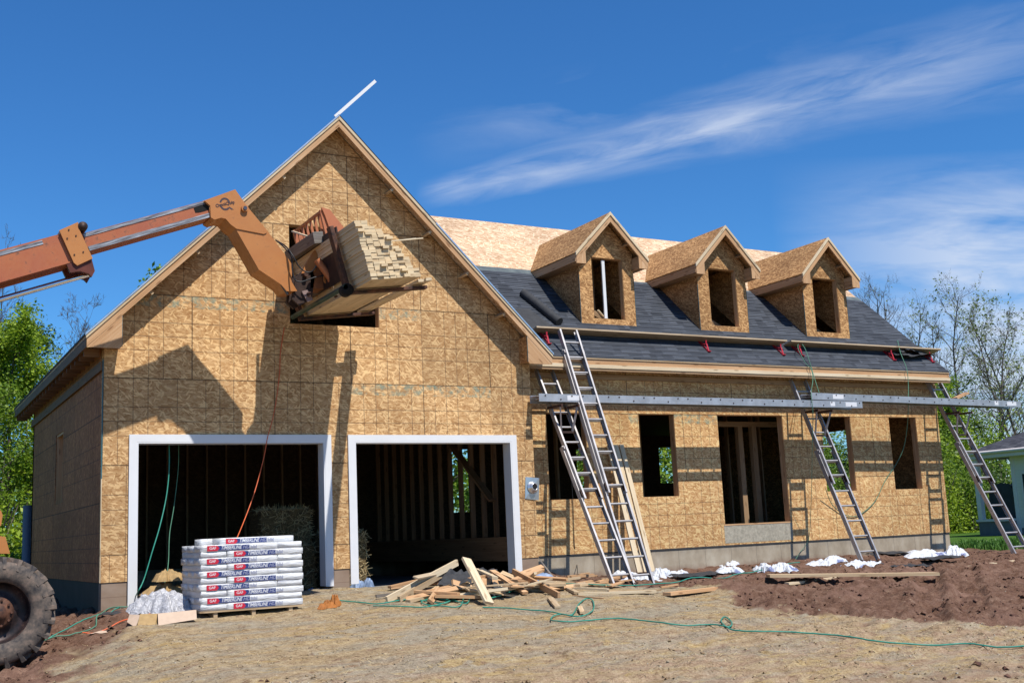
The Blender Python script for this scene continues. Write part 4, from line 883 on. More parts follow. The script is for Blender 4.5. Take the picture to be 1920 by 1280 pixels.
# ------------------------------------------------------------------ roof: brackets, walk boards, felt
def roof_board(lab,x0,x1,yy,dz0=.12):
    c0=V((x0,yy,rz(yy)+dz0)); c1=V((x1,yy,rz(yy)+dz0)); return board('roof_board',lab,'walk board',c0,c1,.30,.028,up=(0,.22,1),mat='planed',group='walk boards on the roof brackets')
b1=roof_board('long brown walk board on red roof brackets below the first two dormers',7.25,13.03,.50); b2=roof_board('walk board on red roof brackets below the third dormer, its end past the roof edge',13.14,17.47,.50)
for x,lab in ((7.45,'red roof bracket beside the garage roof edge'),(10.98,'red roof bracket in front of the middle dormer'),(12.85,'red roof bracket at the inner end of the first walk board'),(13.35,'red roof bracket at the start of the second walk board'),(15.93,'red roof bracket between the third dormer and the pile of loose shingles'),(17.10,'red roof bracket at the far edge of the roof')):
    J=thing('roof_bracket',lab,'roof bracket',(x,.40,rz(.40)),'red roof brackets')
    MB().beam((x,.36,rz(.36)+.10),(x,.66,rz(.6)+.05),.035,.012).build('arm',M['red'],J)
    lo=V((x,.29,rz(.29)+.022)); hi=V((x,.66,rz(.66)+.02)); m=MB(); m.beam(lo,hi,.045,.010,up=nrm); m.beam(lo,lo-V((0,.03,-.02)),.06,.010); m.build('strap',M['red'],J)
    MB().beam((x,.35,rz(.35)+.14),(x,.30,rz(.30)+.03),.03,.01,up=(0,1,0)).build('toe',M['red'],J)
    MB().beam((x,.365,rz(.365)+.09),(x,.36,rz(.36)+.20),.03,.012,up=(0,1,0)).build('stop',M['red'],J)
fr0=V((7.71,1.56,rz(1.56)+.085)); fr1=V((8.0,.80,rz(.80)+.085)); m=MB(); m.cyl(fr0,fr1,.085,24); m.cyl(fr0-(fr1-fr0).normalized()*.003,fr0,.03,12); tag(m.build('felt_roll',M['felt'],None,loc=(fr0+fr1)/2),'black roll of roofing felt lying on the shingles beside the first dormer','felt roll')
m=MB(); A=[(7.18,.62),(7.86,.62),(7.62,1.62),(7.40,1.62)]; A=[V((x,y,rz(y)))+nrm*.018 for x,y in ((7.18,.66),(7.90,.64),(7.62,1.22),(7.0,1.20))]; m.prism(A,-nrm*.003); tag(m.build('felt_sheet',M['felt'],None,loc=A[0]),'flat sheet of black felt spread on the roof beside the garage rake','felt sheet')
# loose shingles draped over the walk board near the far edge
def sheet(nm,lab,cat,pts,amp,mat,seed,th=.004,nx_=14,ny_=10,grp=None):
    r_=np.random.RandomState(seed); p=[V(q) for q in pts]; Vv=[]; 
    nrm_=(p[1]-p[0]).cross(p[3]-p[0]).normalized()
    for j in range(ny_+1):
        for i in range(nx_+1):
            s_,t_=i/nx_,j/ny_; q=p[0].lerp(p[1],s_).lerp(p[3].lerp(p[2],s_),t_)
            h=(MN.noise(V((s_*3+seed,t_*3,seed)))+.5*MN.noise(V((s_*7+seed,t_*7,seed))))*amp; Vv.append(q+nrm_*h)
    n0=len(Vv); Vv+= [q-nrm_*th for q in Vv]; Fv=[]
    for j in range(ny_):
        for i in range(nx_):
            a_=j*(nx_+1)+i; f=(a_,a_+1,a_+nx_+2,a_+nx_+1); Fv.append(f); Fv.append(tuple(n0+k for k in reversed(f)))
    m=MB(); m.add(Vv,Fv,sm=True); return tag(m.build(nm,mat,None,loc=p[0]),lab,cat,grp)
for i,(xa_,xb_,dy,dz,ro,lab) in enumerate(((15.97,16.85,0,.16,.0,'grey shingle strip draped over the walk board beside the third dormer'),(16.35,17.2,.05,.19,.06,'dark shingle strip slumped over the walk board toward the roof edge'),(16.2,16.95,.12,.21,-.05,'topmost loose shingle strip on the walk board'))):
    y=.36+dy; sheet('loose_shingle',lab,'shingle strip',[(xa_,y-.14,rz(y)+dz-.09+ro),(xb_,y-.10,rz(y)+dz-.07-ro),(xb_,y+.2,rz(y)+dz+.05-ro),(xa_,y+.2,rz(y)+dz+.05+ro)],.05,M['felt'],i+3,grp='loose shingles on the walk board')
# metal drip edge sticking past the ridge
board('drip_edge_strip','white metal drip edge strip sticking up past the garage peak','metal strip',(3.364, -0.300, 7.480),(4.066, -0.300, 8.186),.012,.05,up=(0,0,1),mat='white')
# ------------------------------------------------------------------ pallet of shingle bundles
SX0,SY0,SZ0=.905,-1.75,.125; BL,BW_,BH=1.0,.34,.0815
P_=thing('pallet','wooden pallet under the stack of white shingle bundles','pallet',(SX0+.67,SY0+.5,0))
for y in (SY0+.03,SY0+.33,SY0+.66,SY0+.95): MB().box(SX0-.01,SX0+1.36,y-.03,y+.07,SZ0-.022,SZ0-.003).build('deck_board',M['pine'],P_)
for x in (SX0+.17,SX0+.66,SX0+1.15):
    MB().box(x,x+.05,SY0+.02,SY0+1.0,-.02,SZ0-.023).build('stringer',M['pine'],P_)
def bundle_mesh(L,seed):
    r_=np.random.RandomState(seed); mb=MB(); nx_,nr=26,20; Vv=[];Fv=[]; hy,hz=BW_/2-.003,BH/2+.0015
    for i in range(nx_+1):
        x=-L/2+L*i/nx_; e=min(1,(.5-abs(i/nx_-.5))*nx_/1.1); e=.965+.035*e
        for j in range(nr):
            t=2*PI*j/nr; c,s_=math.cos(t),math.sin(t); q=.13
            yy=math.copysign(abs(c)**q,c)*hy; zz=math.copysign(abs(s_)**q,s_)*hz
            k=1+.022*MN.noise(V((x*4+seed,yy*9,zz*24+seed)))+.016*MN.noise(V((x*13,yy*20,zz*50+seed)))
            Vv.append(V((x,yy*e*k,zz*e*k)))
    for i in range(nx_):
        for j in range(nr):
            j2=(j+1)%nr; Fv.append((i*nr+j,i*nr+j2,(i+1)*nr+j2,(i+1)*nr+j))
    Fv.append(tuple(range(nr-1,-1,-1))); Fv.append(tuple(nx_*nr+j for j in range(nr)))
    mb.add(Vv,Fv,sm=True); return mb
BPROTO=[]
for sd in range(3):
    o=bundle_mesh(BL,sd*5+1).build('shingle_bundle',M['wrap'],None,loc=(0,0,0)); BPROTO.append(o)
fl=MB(); fy=-BW_/2+.0015
def front_label(o,lx=-.17):
    # navy band, red block and lettering on the front face
    m=MB(); m.box(lx-.155,lx+.30,fy-.0035,fy+.004,-.031,.029); b=m.build('label_band',M['lab_blue'],o)
    m=MB(); m.prism([V((lx-.245,fy-.0045,-.035)),V((lx-.115,fy-.0045,-.035)),V((lx-.090,fy-.0045,-.002)),V((lx-.115,fy-.0045,.031)),V((lx-.245,fy-.0045,.031))],(0,.004,0)); m.build('red_block',M['lab_red'],b)
    text('lettering','GAF',(lx-.175,fy-.0052,-.001),.046,M['lab_white'],b,shear=.0,ext=.0004)
    t=text('lettering','TIMBERLINE',(lx+.06,fy-.0045,-.001),.064,M['lab_white'],b,shear=.35,ext=.0004,sx=.78)
    text('lettering','HD',(lx+.252,fy-.0045,-.001),.060,M['lab_grey'],b,shear=.35,ext=.0004)
    m=MB()
    for k in range(7): m.box(lx+.315+k*.012,lx+.322+k*.012,fy-.003,fy+.003,-.024+(k%2)*.006,.022-(k%3)*.008)
    m.build('small_print',M['lab_grey'],b)
    return b
LP=BPROTO[0].copy(); C.objects.link(LP); ROOT[LP]=V((0,0,0)); front_label(LP)
def clone(o,loc,rot=0,lab=None,cat=None,grp=None):
    c=o.copy(); C.objects.link(c); c.location=loc; c.rotation_euler=(0,0,rot); ROOT[c]=V(loc)
    def rec(a,b):
        for ch in list(a.children):
            d=ch.copy(); C.objects.link(d); d.parent=b; rec(ch,d)
    rec(o,c)
    return tag(c,lab,cat,grp)
names=['bottom','second lowest','third lowest','fourth lowest','fifth lowest','sixth from the bottom','seventh from the bottom','third highest','second highest full','uppermost full']
G='white shingle bundles stacked on the pallet'
for k in range(10):
    z=SZ0+(k+.5)*BH; odd=(k%2==1); ro=lambda:random.uniform(-.008,.008)
    for j in range(3):
        y=SY0+BW_*(j+.5); x=SX0+(BL/2 if odd else BW_+BL/2)
        if j==0: clone(LP,(x+ro(),y+ro()*.5,z),0,'white shingle bundle with blue and red band, %s layer of the stack'%names[k],'shingle bundle',G)
        else: clone(BPROTO[(k+j)%3],(x+ro(),y,z),0,'plain white bundle with only its end showing at the side of the stack','shingle bundle',G)
    clone(BPROTO[k%3],(SX0+(BL+BW_/2 if odd else BW_/2)+ro(),SY0+BL/2+.01,z),PI/2,'shingle bundle set end on by the %s corner, %s layer'%('middle post' if odd else 'carton',names[k]),'shingle bundle',G)
zt=SZ0+10.5*BH
clone(LP,(SX0+.80,SY0+.42,zt),.02,'single labelled shingle bundle lying on top of the pallet stack','shingle bundle',G)
clone(BPROTO[1],(SX0+.66,SY0+.80,zt),-.04,'unlabelled shingle bundle on top of the stack behind the labelled one','shingle bundle',G)
def rmtree(o):
    for ch in list(o.children): rmtree(ch)
    bpy.data.objects.remove(o)
for o in BPROTO+[LP]: rmtree(o)
# ------------------------------------------------------------------ timber scraps
SG='scrap lumber heap in front of the right garage door'
def sb(lab,a,b,w,t,mat='fir',up=Z,cat='board',name='scrap_board',grp=SG):
    return board(name,lab,cat,V(a),V(b),w,t,up=up,mat=mat,group=grp)
sb('long pale stud propped up on the heap, its foot toward the shingle stack',(3.371, -1.859, 0.107),(4.748, -1.250, 0.530),.04,.089,'pine_new')
sb('pale stud lying just under the long propped one',(3.499, -1.978, 0.109),(4.674, -1.200, 0.442),.04,.08,'pine')
sb('wide pale plank leaning steeply on the heap toward the camera',(4.545, -1.950, 0.592),(4.463, -2.739, 0.017),.14,.038,'pine_new',up=(.2,-1,.45))
sb('pinkish stud sliding down the right side of the heap',(5.269, -1.350, 0.379),(5.301, -2.248, 0.083),.09,.038,'fir',up=(0,-.6,.8))
sb('long pinkish board on the far right slope of the heap',(5.730, -1.150, 0.344),(5.575, -2.697, 0.040),.038,.09,'fir')
sb('thin board lying between the two right slope boards',(5.555, -1.100, 0.338),(5.868, -1.500, 0.130),.09,.03,'pine',up=(0,-.6,.8))
sb('pink plank lying flat across the heap behind the steep one',(4.956, -1.600, 0.248),(5.311, -1.600, 0.181),.11,.038,'fir',up=(0,-.8,.5))
sb('rust brown board end poking out under the black felt',(4.439, -1.700, 0.266),(4.763, -1.650, 0.164),.10,.038,'fir',up=(0,-.8,.5))
sb('short stubby board leaning at the front foot of the heap',(3.817, -2.290, 0.069),(4.149, -1.850, 0.199),.09,.038,'fir',up=(0,-.9,.5))
sb('pale sawn strip stretched along the ground at the right of the heap',(5.912, -2.631, 0.038),(7.042, -2.915, 0.009),.12,.035,'pine_new')
sb('shorter pale strip behind the long one, under the ladders',(6.193, -2.078, 0.090),(6.503, -2.527, 0.057),.10,.035,'pine_new')
sb('thin pale strip crossing to the ladder feet',(6.401, -2.678, 0.052),(7.278, -2.722, 0.005),.06,.02,'pine')
sb('dark narrow strip lying on the ground below the long pale strip',(5.818, -2.668, 0.024),(6.020, -3.147, -0.020),.03,.02,'fir')
sb('board running down toward the pale strips',(6.329, -1.350, 0.154),(5.901, -2.651, 0.054),.085,.035,'pine',up=(0,-.4,.9))
sb('long brown board lying low at the front of the heap',(3.814, -1.753, 0.189),(4.242, -2.288, 0.139),.09,.038,'fir')
sb('ochre board lying low at the left of the heap',(4.272, -0.829, 0.216),(4.453, -1.356, 0.244),.09,.038,'pine')
sb('pinkish board lying flat under the leaning plank',(3.925, -2.200, 0.129),(4.518, -2.456, 0.082),.09,.038,'fir')
sb('short dark batten sticking out left of the heap',(3.392, -1.435, 0.144),(3.652, -1.445, 0.156),.04,.04,'oldwood')
sb('short offcut lying alone on the straw',(5.411, -2.740, 0.017),(5.071, -3.488, -0.055),.08,.03,'pine')
sb('small chip of board standing near the loop of the hose',(5.306, -3.644, -0.060),(5.065, -4.082, -0.099),.06,.03,'pine')
sb('board running down toward the pale strips',(6.540, -1.000, 0.136),(6.498, -1.700, -0.014),.085,.035,'pine',up=(0,-.4,.9))
sb('thick orange tinted board lying on red dirt past the ladder feet',(7.152, -3.040, -0.032),(8.437, -2.647, -0.039),.14,.045,'fir',grp=None)
sb('long weathered plank lying on the mud with shadow beneath',(9.543, -2.479, 0.077),(11.875, -3.736, -0.011),.26,.045,'pine',grp=None)
sb('pale stud lying in front of the long weathered plank',(9.662, -2.756, -0.049),(10.833, -2.653, -0.029),.09,.04,'pine_new',grp=None)
sb('pale board lying on bare dirt by the far ladder feet',(13.899, -2.597, -0.018),(15.738, -2.240, -0.011),.14,.03,'pine_new',grp=None)
sb('short pale board lying crosswise behind the heap',(4.420, -0.700, 0.297),(3.863, -0.800, 0.225),.09,.035,'fir')
rr=random.Random(11)
hl=['short pinkish offcut','greyed scrap stud','broken board end','pale splintered offcut','thin strip of wood','brownish stub of board']
for k in range(30):
    x=rr.uniform(4.0,6.2); yb=-1.6+rr.uniform(-.6,.6); h=max(0,.42-.20*abs(x-4.9)-.35*abs(yb+1.5)); a=rr.choice((rr.gauss(0,.35),rr.uniform(0,PI))); l=rr.uniform(.4,1.25)/2
    z=gz(x,yb)+.03+rr.uniform(0,h)*.9; dz=rr.uniform(-.22,.22)*l
    sb(rr.choice(hl)+' tangled in the scrap heap',(x-math.cos(a)*l,yb-math.sin(a)*l,z-dz),(x+math.cos(a)*l,yb+math.sin(a)*l,z+dz),rr.choice((.04,.09,.09,.14)),rr.choice((.02,.038,.04)),rr.choice(('fir','pine','fir','planed','pine_new')),up=(rr.uniform(-.4,.4),rr.uniform(-.6,.1),1))
for k in range(22):
    x=rr.uniform(5.8,7.9); yb=rr.uniform(-2.2,-.6); a=rr.uniform(-.6,.6); l=rr.uniform(.12,.45)/2; z=gz(x,yb)+.03
    sb(rr.choice(hl)+' scattered on the dirt between the heap and the ladders',(x-math.cos(a)*l,yb-math.sin(a)*l,z),(x+math.cos(a)*l,yb+math.sin(a)*l,z+rr.uniform(0,.04)),rr.choice((.04,.09)),rr.choice((.02,.038)),rr.choice(('fir','pine','fir')))
def crumple(nm,lab,cat,c,lx,ly,h,mat,seed,rot=0,grp=None,ground=True):
    r_=np.random.RandomState(seed); n_=34; Vv=[];Fv=[]; c=V(c)
    for j in range(n_+1):
        for i in range(n_+1):
            u_,v_=i/n_*2-1,j/n_*2-1; a_=math.atan2(v_,u_); rr_=max(abs(u_),abs(v_)); 
            ed=.62+.5*MN.noise(V((math.cos(a_)*1.3+seed,math.sin(a_)*1.3,seed*.7)))+.25*MN.noise(V((math.cos(a_)*4,math.sin(a_)*4+seed,3)))
            x=math.cos(a_)*rr_*ed*lx; y=math.sin(a_)*rr_*ed*ly
            q=V((x/lx*2.3+seed,y/ly*2.3,seed*.3)); rg=1-abs(MN.noise(q))*2.4; rg2=1-abs(MN.noise(q*2.7))*2.2
            z=h*(1-rr_**2.6)*(.42+.34*max(0,rg)+.26*rg2)+.006
            X=c.x+x*math.cos(rot)-y*math.sin(rot); Y_=c.y+x*math.sin(rot)+y*math.cos(rot)
            Vv.append(V((X,Y_,z+ (gz(X,Y_) if ground else c.z))))
    for j in range(n_):
        for i in range(n_): a_=j*(n_+1)+i; Fv.append((a_,a_+1,a_+n_+2,a_+n_+1))
    m=MB(); m.add(Vv,Fv,sm=True); return tag(m.build(nm,mat,None,loc=(c.x,c.y,gz(c.x,c.y) if ground else c.z)),lab,cat,grp)
WG='empty white shingle wrappers littering the house front'
for i,(q,lx,ly,h,ro,lab) in enumerate((((8.163, -0.560, 0.092),.5,.22,.16,.1,'crumpled white wrapper between the ladder feet'),((8.718, -0.778, 0.080),.42,.3,.22,.3,'white wrapper bunched up just past the tall ladder'),((8.150, -1.173, 0.050),.5,.2,.12,-.2,'flattened wrapper lying between the feet of the tall ladder'),((9.255, -0.595, 0.091),.30,.2,.10,.2,'small white wrapper on the grey shingle scrap'),((10.465, 0.228, 0.127),.40,.2,.09,.1,'thin white wrapper near the foundation below the first two windows'),((10.871, 0.136, 0.134),.40,.3,.26,.2,'rounded white wrapper puffed up against the dirt below the doorway'),((10.036, -0.963, 0.067),.48,.28,.17,-.3,'white wrapper spread out in front of the puffed one'),((10.583, -1.200, 0.057),.22,.2,.22,.2,'small upright white wrapper at the end of the long plank'),((10.938, -1.284, 0.055),.40,.3,.22,.5,'white wrapper with purple print behind the long plank'),((12.406, -0.960, 0.103),.85,.3,.20,.2,'long rumpled white wrapper by the foot of the second window ladder'),((12.222, -1.797, 0.033),.62,.24,.13,-.25,'white and crimson printed wrapper trailing in front of the ladder foot'),((15.246, -0.678, 0.096),1.1,.5,.20,.05,'wide heap of white wrappers under the last window'),((15.814, -0.809, 0.077),.6,.4,.30,.3,'puffed white wrapper at the house corner'))):
    crumple('plastic_wrapper',lab,'plastic wrapper',q,lx*.85,ly*1.05,h*.68,M['crumple'],i*3+2,ro,WG)
crumple('plastic_wrapper','bluish plastic sheeting among the boards beside the garage pier','plastic sheet',(6.438, -0.600, 0.128),.55,.3,.12,M['bluetarp'],50,.1)
crumple('plastic_sheet','blue grey plastic sheet bunched inside the right garage door','plastic sheet',(3.936, 0.350, 0.296),.38,.35,.36,M['bluetarp'],51,.1)
crumple('plastic_sheet','dark blue plastic sheet on the garage floor behind the shingle stack','plastic sheet',(3.225, 0.550, 0.303),.5,.35,.22,M['bluetarp'],52,.1)
crumple('clear_wrap','clear plastic wrap heaped against the side of the shingle stack','plastic wrap',(.60,-1.0,0),.55,.75,.30,M['clearwrap'],53,.9)
crumple('orange_paper','crumpled orange brown paper lying alone on the gravel','paper',(2.526, -1.838, 0.061),.19,.13,.11,M['wrap_orange'],54,.2)
crumple('orange_paper','folded orange brown paper leaning on the other piece','paper',(2.695, -1.680, 0.078),.13,.11,.16,M['wrap_orange'],55,.9)
sheet('felt_scrap','torn black felt draped over the middle of the scrap heap','felt scrap',[(4.166, -1.750, 0.239),(4.740, -1.700, 0.225),(4.919, -1.300, 0.429),(4.514, -1.350, 0.406)],.10,M['felt'],21)
sheet('felt_scrap','black felt sheet spread on the right foot of the scrap heap','felt scrap',[(4.718, -2.120, 0.067),(5.209, -2.150, 0.050),(5.464, -1.500, 0.185),(5.067, -1.500, 0.209)],.09,M['felt'],22)
sheet('felt_scrap','small black felt piece at the back of the scrap heap','felt scrap',[(5.071, -1.300, 0.313),(5.425, -1.300, 0.262),(5.539, -1.000, 0.393),(5.232, -1.000, 0.410)],.06,M['felt'],23)
sheet('white_panel','small white panel wedged in the scrap heap','panel',[(5.026, -1.450, 0.249),(5.254, -1.450, 0.243),(5.267, -1.400, 0.334),(5.038, -1.400, 0.331)],.01,M['white'],24)
for i,(q,w_,lab) in enumerate((((10.035, 0.612, 0.120),.55,'large grey shingle sheet on the dirt right of the tall ladder'),((9.108, -1.157, 0.053),.40,'grey shingle scrap below the large sheet'),((9.563, -0.951, 0.068),.5,'dark shingle strip pointing toward the doorway'),((14.520, -0.251, 0.133),.5,'grey shingle sheet beside the foot of the window ladder'),((13.653, 0.585, 0.158),.35,'dark shingle scrap against the foundation below the doorway'),((13.969, -1.990, 0.014),.45,'dark shingle scrap in front of the wide wrapper heap'),((13.120, -2.024, 0.022),.4,'shingle scrap half sunk in mud beyond the long plank'))):
    x,y,z=q; z=gz(x,y)+.03; sheet('shingle_scrap',lab,'shingle scrap',[(x-w_,y-.22,z),(x+w_*.8,y-.30,z),(x+w_,y+.18,z+.02),(x-w_*.8,y+.25,z+.02)],.04,M['felt'],40+i,grp='loose shingle scraps along the foundation')
x,y,z=(0.029, -0.794, 0.041); sheet('shingle_scrap','dark shingle piece lying on the dirt left of the cardboard','shingle scrap',[(x-.20,y-.16,gz(x,y)+.03),(x+.25,y-.1,gz(x,y)+.03),(x+.3,y+.14,gz(x,y)+.06),(x-.1,y+.12,gz(x,y)+.05)],.02,M['felt'],60)
x,y,z=(-0.191, -1.629, -0.057); sheet('cardboard_scrap','torn flat cardboard scrap beside the hoses','cardboard',[(x-.25,y-.2,gz(x,y)+.02),(x+.2,y-.12,gz(x,y)+.02),(x+.42,y+.12,gz(x,y)+.03),(x-.05,y+.05,gz(x,y)+.03)],.02,M['card'],61)
# cardboard boxes
T_=thing('cardboard_box','flattened pale cardboard carton leaning by the corner of the shingle stack','cardboard box',(.62,-1.85,-.02))
m=MB(); q=[V((0.340, -2.000, 0.014)),V((0.799, -2.000, 0.054)),V((0.830, -1.850, 0.155)),V((0.365, -1.850, 0.144))]; m.prism(q,(0,.012,.004)); m.build('front_flap',M['card'],T_)
m=MB(); m.prism([q[3]+V((0,.013,0)),q[2]+V((0,.013,0)),q[2]+V((-.05,.35,-.1)),q[3]+V((-.02,.35,-.12))],(0,0,-.006)); m.build('top_flap',M['card'],T_)
T_=thing('cardboard_box','small opened brown cardboard carton with folded flaps','cardboard box',(.42,-1.9,-.05))
q=[V((0.101, -1.950, 0.011)),V((0.307, -1.950, 0.007)),V((0.376, -1.800, 0.141)),V((0.167, -1.800, 0.150))]; m=MB(); m.prism(q,(0,.012,.004)); m.build('front_flap',M['kraft'],T_)
m=MB(); m.prism([V((0.021, -1.750, 0.071)),V((0.087, -1.930, 0.005)),V((0.167, -1.800, 0.144)),V((0.080, -1.600, 0.149))],(.004,.012,0)); m.build('side_flap',M['card'],T_)
m=MB(); m.prism([V((0.309, -1.940, 0.007)),V((0.362, -1.900, 0.001)),V((0.412, -1.750, 0.124)),V((0.378, -1.790, 0.141))],(0,.01,0)); m.build('side_flap',M['kraft'],T_)
m=MB(); m.box(.60,.78,-.25,-.05,gz(.7,-.15)-.01,gz(.7,-.15)+.15); tag(m.build('small_carton',M['kraft'],None,loc=(.69,-.15,.1),bevel=.006),'small brown carton standing at the garage door post','carton')
for k in range(3):
    crumple('paper_sack',('lowest','middle','top')[k]+' brown paper sack in the pile behind the shingle stack','paper sack',(.80,-.35,.14+.17*k+.0),.42,.34,.17,M['kraft'],70+k,.2,'brown paper sacks behind the shingle stack',ground=False)
    if k==0: pass
m=MB(); m.box(.55,1.05,-.6,-.1,.10,.32); tag(m.build('sack_crate',M['kraft'],None,loc=(.8,-.35,.1),bevel=.02),'low brown box carrying the paper sacks behind the shingle stack','box')
# vent plate and metal strip
T_=thing('roof_vent_flashing','dented galvanised vent flashing plate hung on the garage wall by its right corner','vent flashing',(6.81,-.02,1.63))
m=MB(); m.prism([V((6.682, -0.012, 1.814)),V((6.926, -0.030, 1.792)),V((6.906, -0.012, 1.433)),V((6.653, -0.012, 1.465))],(0,.008,0)); m.build('plate',M['silver'],T_,bevel=.003)
vc=V((6.801, -0.020, 1.645)); m=MB(); m.lathe(vc,(0.05,-1,.1),[(.105,0),(.085,.02),(.065,.035),(.058,.07),(.050,.07),(.048,.03),(0,.03)],32); m.build('collar',M['silver'],T_)
m=MB(); m.lathe(vc,(0.05,-1,.1),[(0,.062),(.05,.062)],24); m.build('vent_hole',M['black'],T_)
board('metal_strip','silver metal angle leaning beside the garage corner down to the boards','metal strip',(6.928, 0.100, 0.476),(6.731, -0.750, 0.129),.05,.012,up=(.5,-.4,.6),mat='silver')
# leaning boards
for i,(tp,ft,w_,lab,mt) in enumerate((((8.865, 0.410, 2.365),(8.600, -0.589, 0.294),.10,'first of the pale boards leaning between the tall ladder and the second window','pine_new'),((8.999, 0.420, 2.375),(8.780, -0.445, 0.275),.10,'middle pale board of the bunch leaning on the wall','pine_new'),((9.135, 0.430, 2.385),(8.920, -0.388, 0.259),.09,'pale leaning board closest to the second window','pine_new'))):
    tp=V(tp); ft=V(ft); tp.x=ft.x=(8.66,8.80,8.93)[i]; ft.y=-.28; ft.z=.16
    board('leaning_board',lab,'board',ft,tp,w_,.03,up=(0,-1,.3),mat=mt,group='pale boards leaning on the house wall')
# hay in the garage
HG='hay bales in the garage'
def bale(lab,x,y,z,lx,ly,lz,seed):
    m=MB(); nn_=10; Vv=[];Fv=[]
    
    def grid(o,a,b,na,nb):
        b0=len(Vv)
        for j in range(nb+1):
            for i in range(na+1):
                q=V(o)+V(a)*i/na+V(b)*j/nb; nz=MN.noise(q*6+V((seed,0,0)))*.05+MN.noise(q*17)*.03; d=(q-V((x,y,z))); Vv.append(q+d.normalized()*nz)
        for j in range(nb):
            for i in range(na): k=b0+j*(na+1)+i; Fv.append((k,k+1,k+na+2,k+na+1))
    hx,hy,hz=lx/2,ly/2,lz/2
    grid((x-hx,y-hy,z-hz),(lx,0,0),(0,0,lz),16,10); grid((x-hx,y-hy,z+hz),(lx,0,0),(0,ly,0),16,8); grid((x+hx,y-hy,z-hz),(0,ly,0),(0,0,lz),8,10); grid((x-hx,y+hy,z-hz),(0,-ly,0),(0,0,lz),8,10); grid((x+hx,y+hy,z-hz),(-lx,0,0),(0,0,lz),16,10)
    m.add(Vv,Fv,sm=True); o=tag(m.build('hay_bale',M['hay'],None,loc=(x,y,z-hz)),lab,'hay bale',HG)
    N=900; r_=np.random.RandomState(seed); s_=r_.randint(0,3,N); P=np.stack([r_.uniform(-hx,hx,N),r_.uniform(-hy,hy,N),r_.uniform(-hz,hz,N)],-1)
    P[s_==0,1]=-hy-.01; P[s_==1,2]=hz; P[s_==2,0]=hx
    D=r_.normal(size=(N,3))*np.array([1,.5,.8]); D/=np.linalg.norm(D,axis=1)[:,None]; L=r_.uniform(.04,.13,N)[:,None]; S=np.cross(D,r_.normal(size=(N,3))); S=S/np.linalg.norm(S,axis=1)[:,None]*.003
    c=P+np.array([x,y,z]); q=np.stack([c-D*L-S,c-D*L+S,c+D*L+S,c+D*L-S],1).reshape(-1,3); f=np.arange(N*4).reshape(-1,4)
    npmesh('loose_straw',q,f,[M['straw']],parent=o)
bale('lower hay bale behind the shingle stack','' and 0 or 3.05,1.9,.52,1.0,.8,.70,1)
bale('upper hay bale stacked behind the shingle bundles',3.12,2.0,1.18,.8,.7,.55,2)
bale('hay bale showing through the right garage door beside the middle post',3.95,1.5,.60,.62,.9,.86,3)
# hoses and ropes
def gp(pts,dz=.012): return [V((q[0],q[1],gz(q[0],q[1])+dz)) for q in pts]
def cord(nm,lab,cat,L,r,mat):
    P=[V(p) for p in L]; Q=[]
    for i in range(len(P)-1):
        a_,b_,c_,d_=P[max(i-1,0)],P[i],P[i+1],P[min(i+2,len(P)-1)]
        for k in range(7):
            t=k/7; Q.append(.5*((2*b_)+(c_-a_)*t+(2*a_-5*b_+4*c_-d_)*t*t+(3*b_-a_-3*c_+d_)*t**3))
    Q.append(P[-1]); m=MB(); m.tube(Q,r,7); return tag(m.build(nm,mat,None,loc=P[0]),lab,cat)
def gcord(nm,lab,px,r,mat,dz=.012):
    P=[V(q) for q in px]; Q=[]
    for i in range(len(P)-1):
        a_,b_,c_,d_=P[max(i-1,0)],P[i],P[i+1],P[min(i+2,len(P)-1)]
        for k in range(7):
            t=k/7; q=.5*((2*b_)+(c_-a_)*t+(2*a_-5*b_+4*c_-d_)*t*t+(3*b_-a_-3*c_+d_)*t**3); q.z=gz(q.x,q.y)+dz+max(0,q.z-gh(q.x,q.y)); Q.append(q)
    q=P[-1].copy(); q.z=gz(q.x,q.y)+dz; Q.append(q); zz=[q.z for q in Q]
    for i in range(len(Q)): Q[i].z=sum(zz[max(0,i-2):i+3])/len(zz[max(0,i-2):i+3])+.012
    m=MB(); m.tube(Q,r,7); return tag(m.build(nm,mat,None,loc=P[0]),lab,'hose')
hr=.0085
gcord('air_hose','green air hose winding across the straw from the scrap heap and off to the right',[(4.278, -2.907, -0.019),(4.543, -3.215, -0.047),(4.809, -3.706, -0.095),(4.831, -4.176, -0.137),(4.974, -4.256, -0.144),(5.359, -3.874, -0.109),(5.745, -3.288, -0.054),(5.779, -3.078, -0.034),(5.447, -3.397, -0.064),(4.875, -4.131, -0.135),(4.811, -3.959, -0.118),(4.563, -4.164, -0.136),(4.388, -4.525, -0.169),(4.565, -4.715, -0.186),(5.063, -4.762, -0.192),(5.271, -5.015, -0.215),(5.406, -5.457, -0.253),(5.783, -5.667, -0.272),(5.856, -5.937, -0.294),(6.206, -5.559, -0.262),(6.415, -5.194, -0.231),(6.200, -5.373, -0.245),(5.850, -5.888, -0.290),(5.852, -6.233, -0.319),(6.253, -6.480, -0.338),(6.551, -6.829, -0.367),(6.699, -7.302, -0.402),(7.117, -7.647, -0.445),(7.498, -7.741, -0.472),(7.625, -8.041, -0.497),(7.873, -8.271, -0.514)],hr,M['teal'])
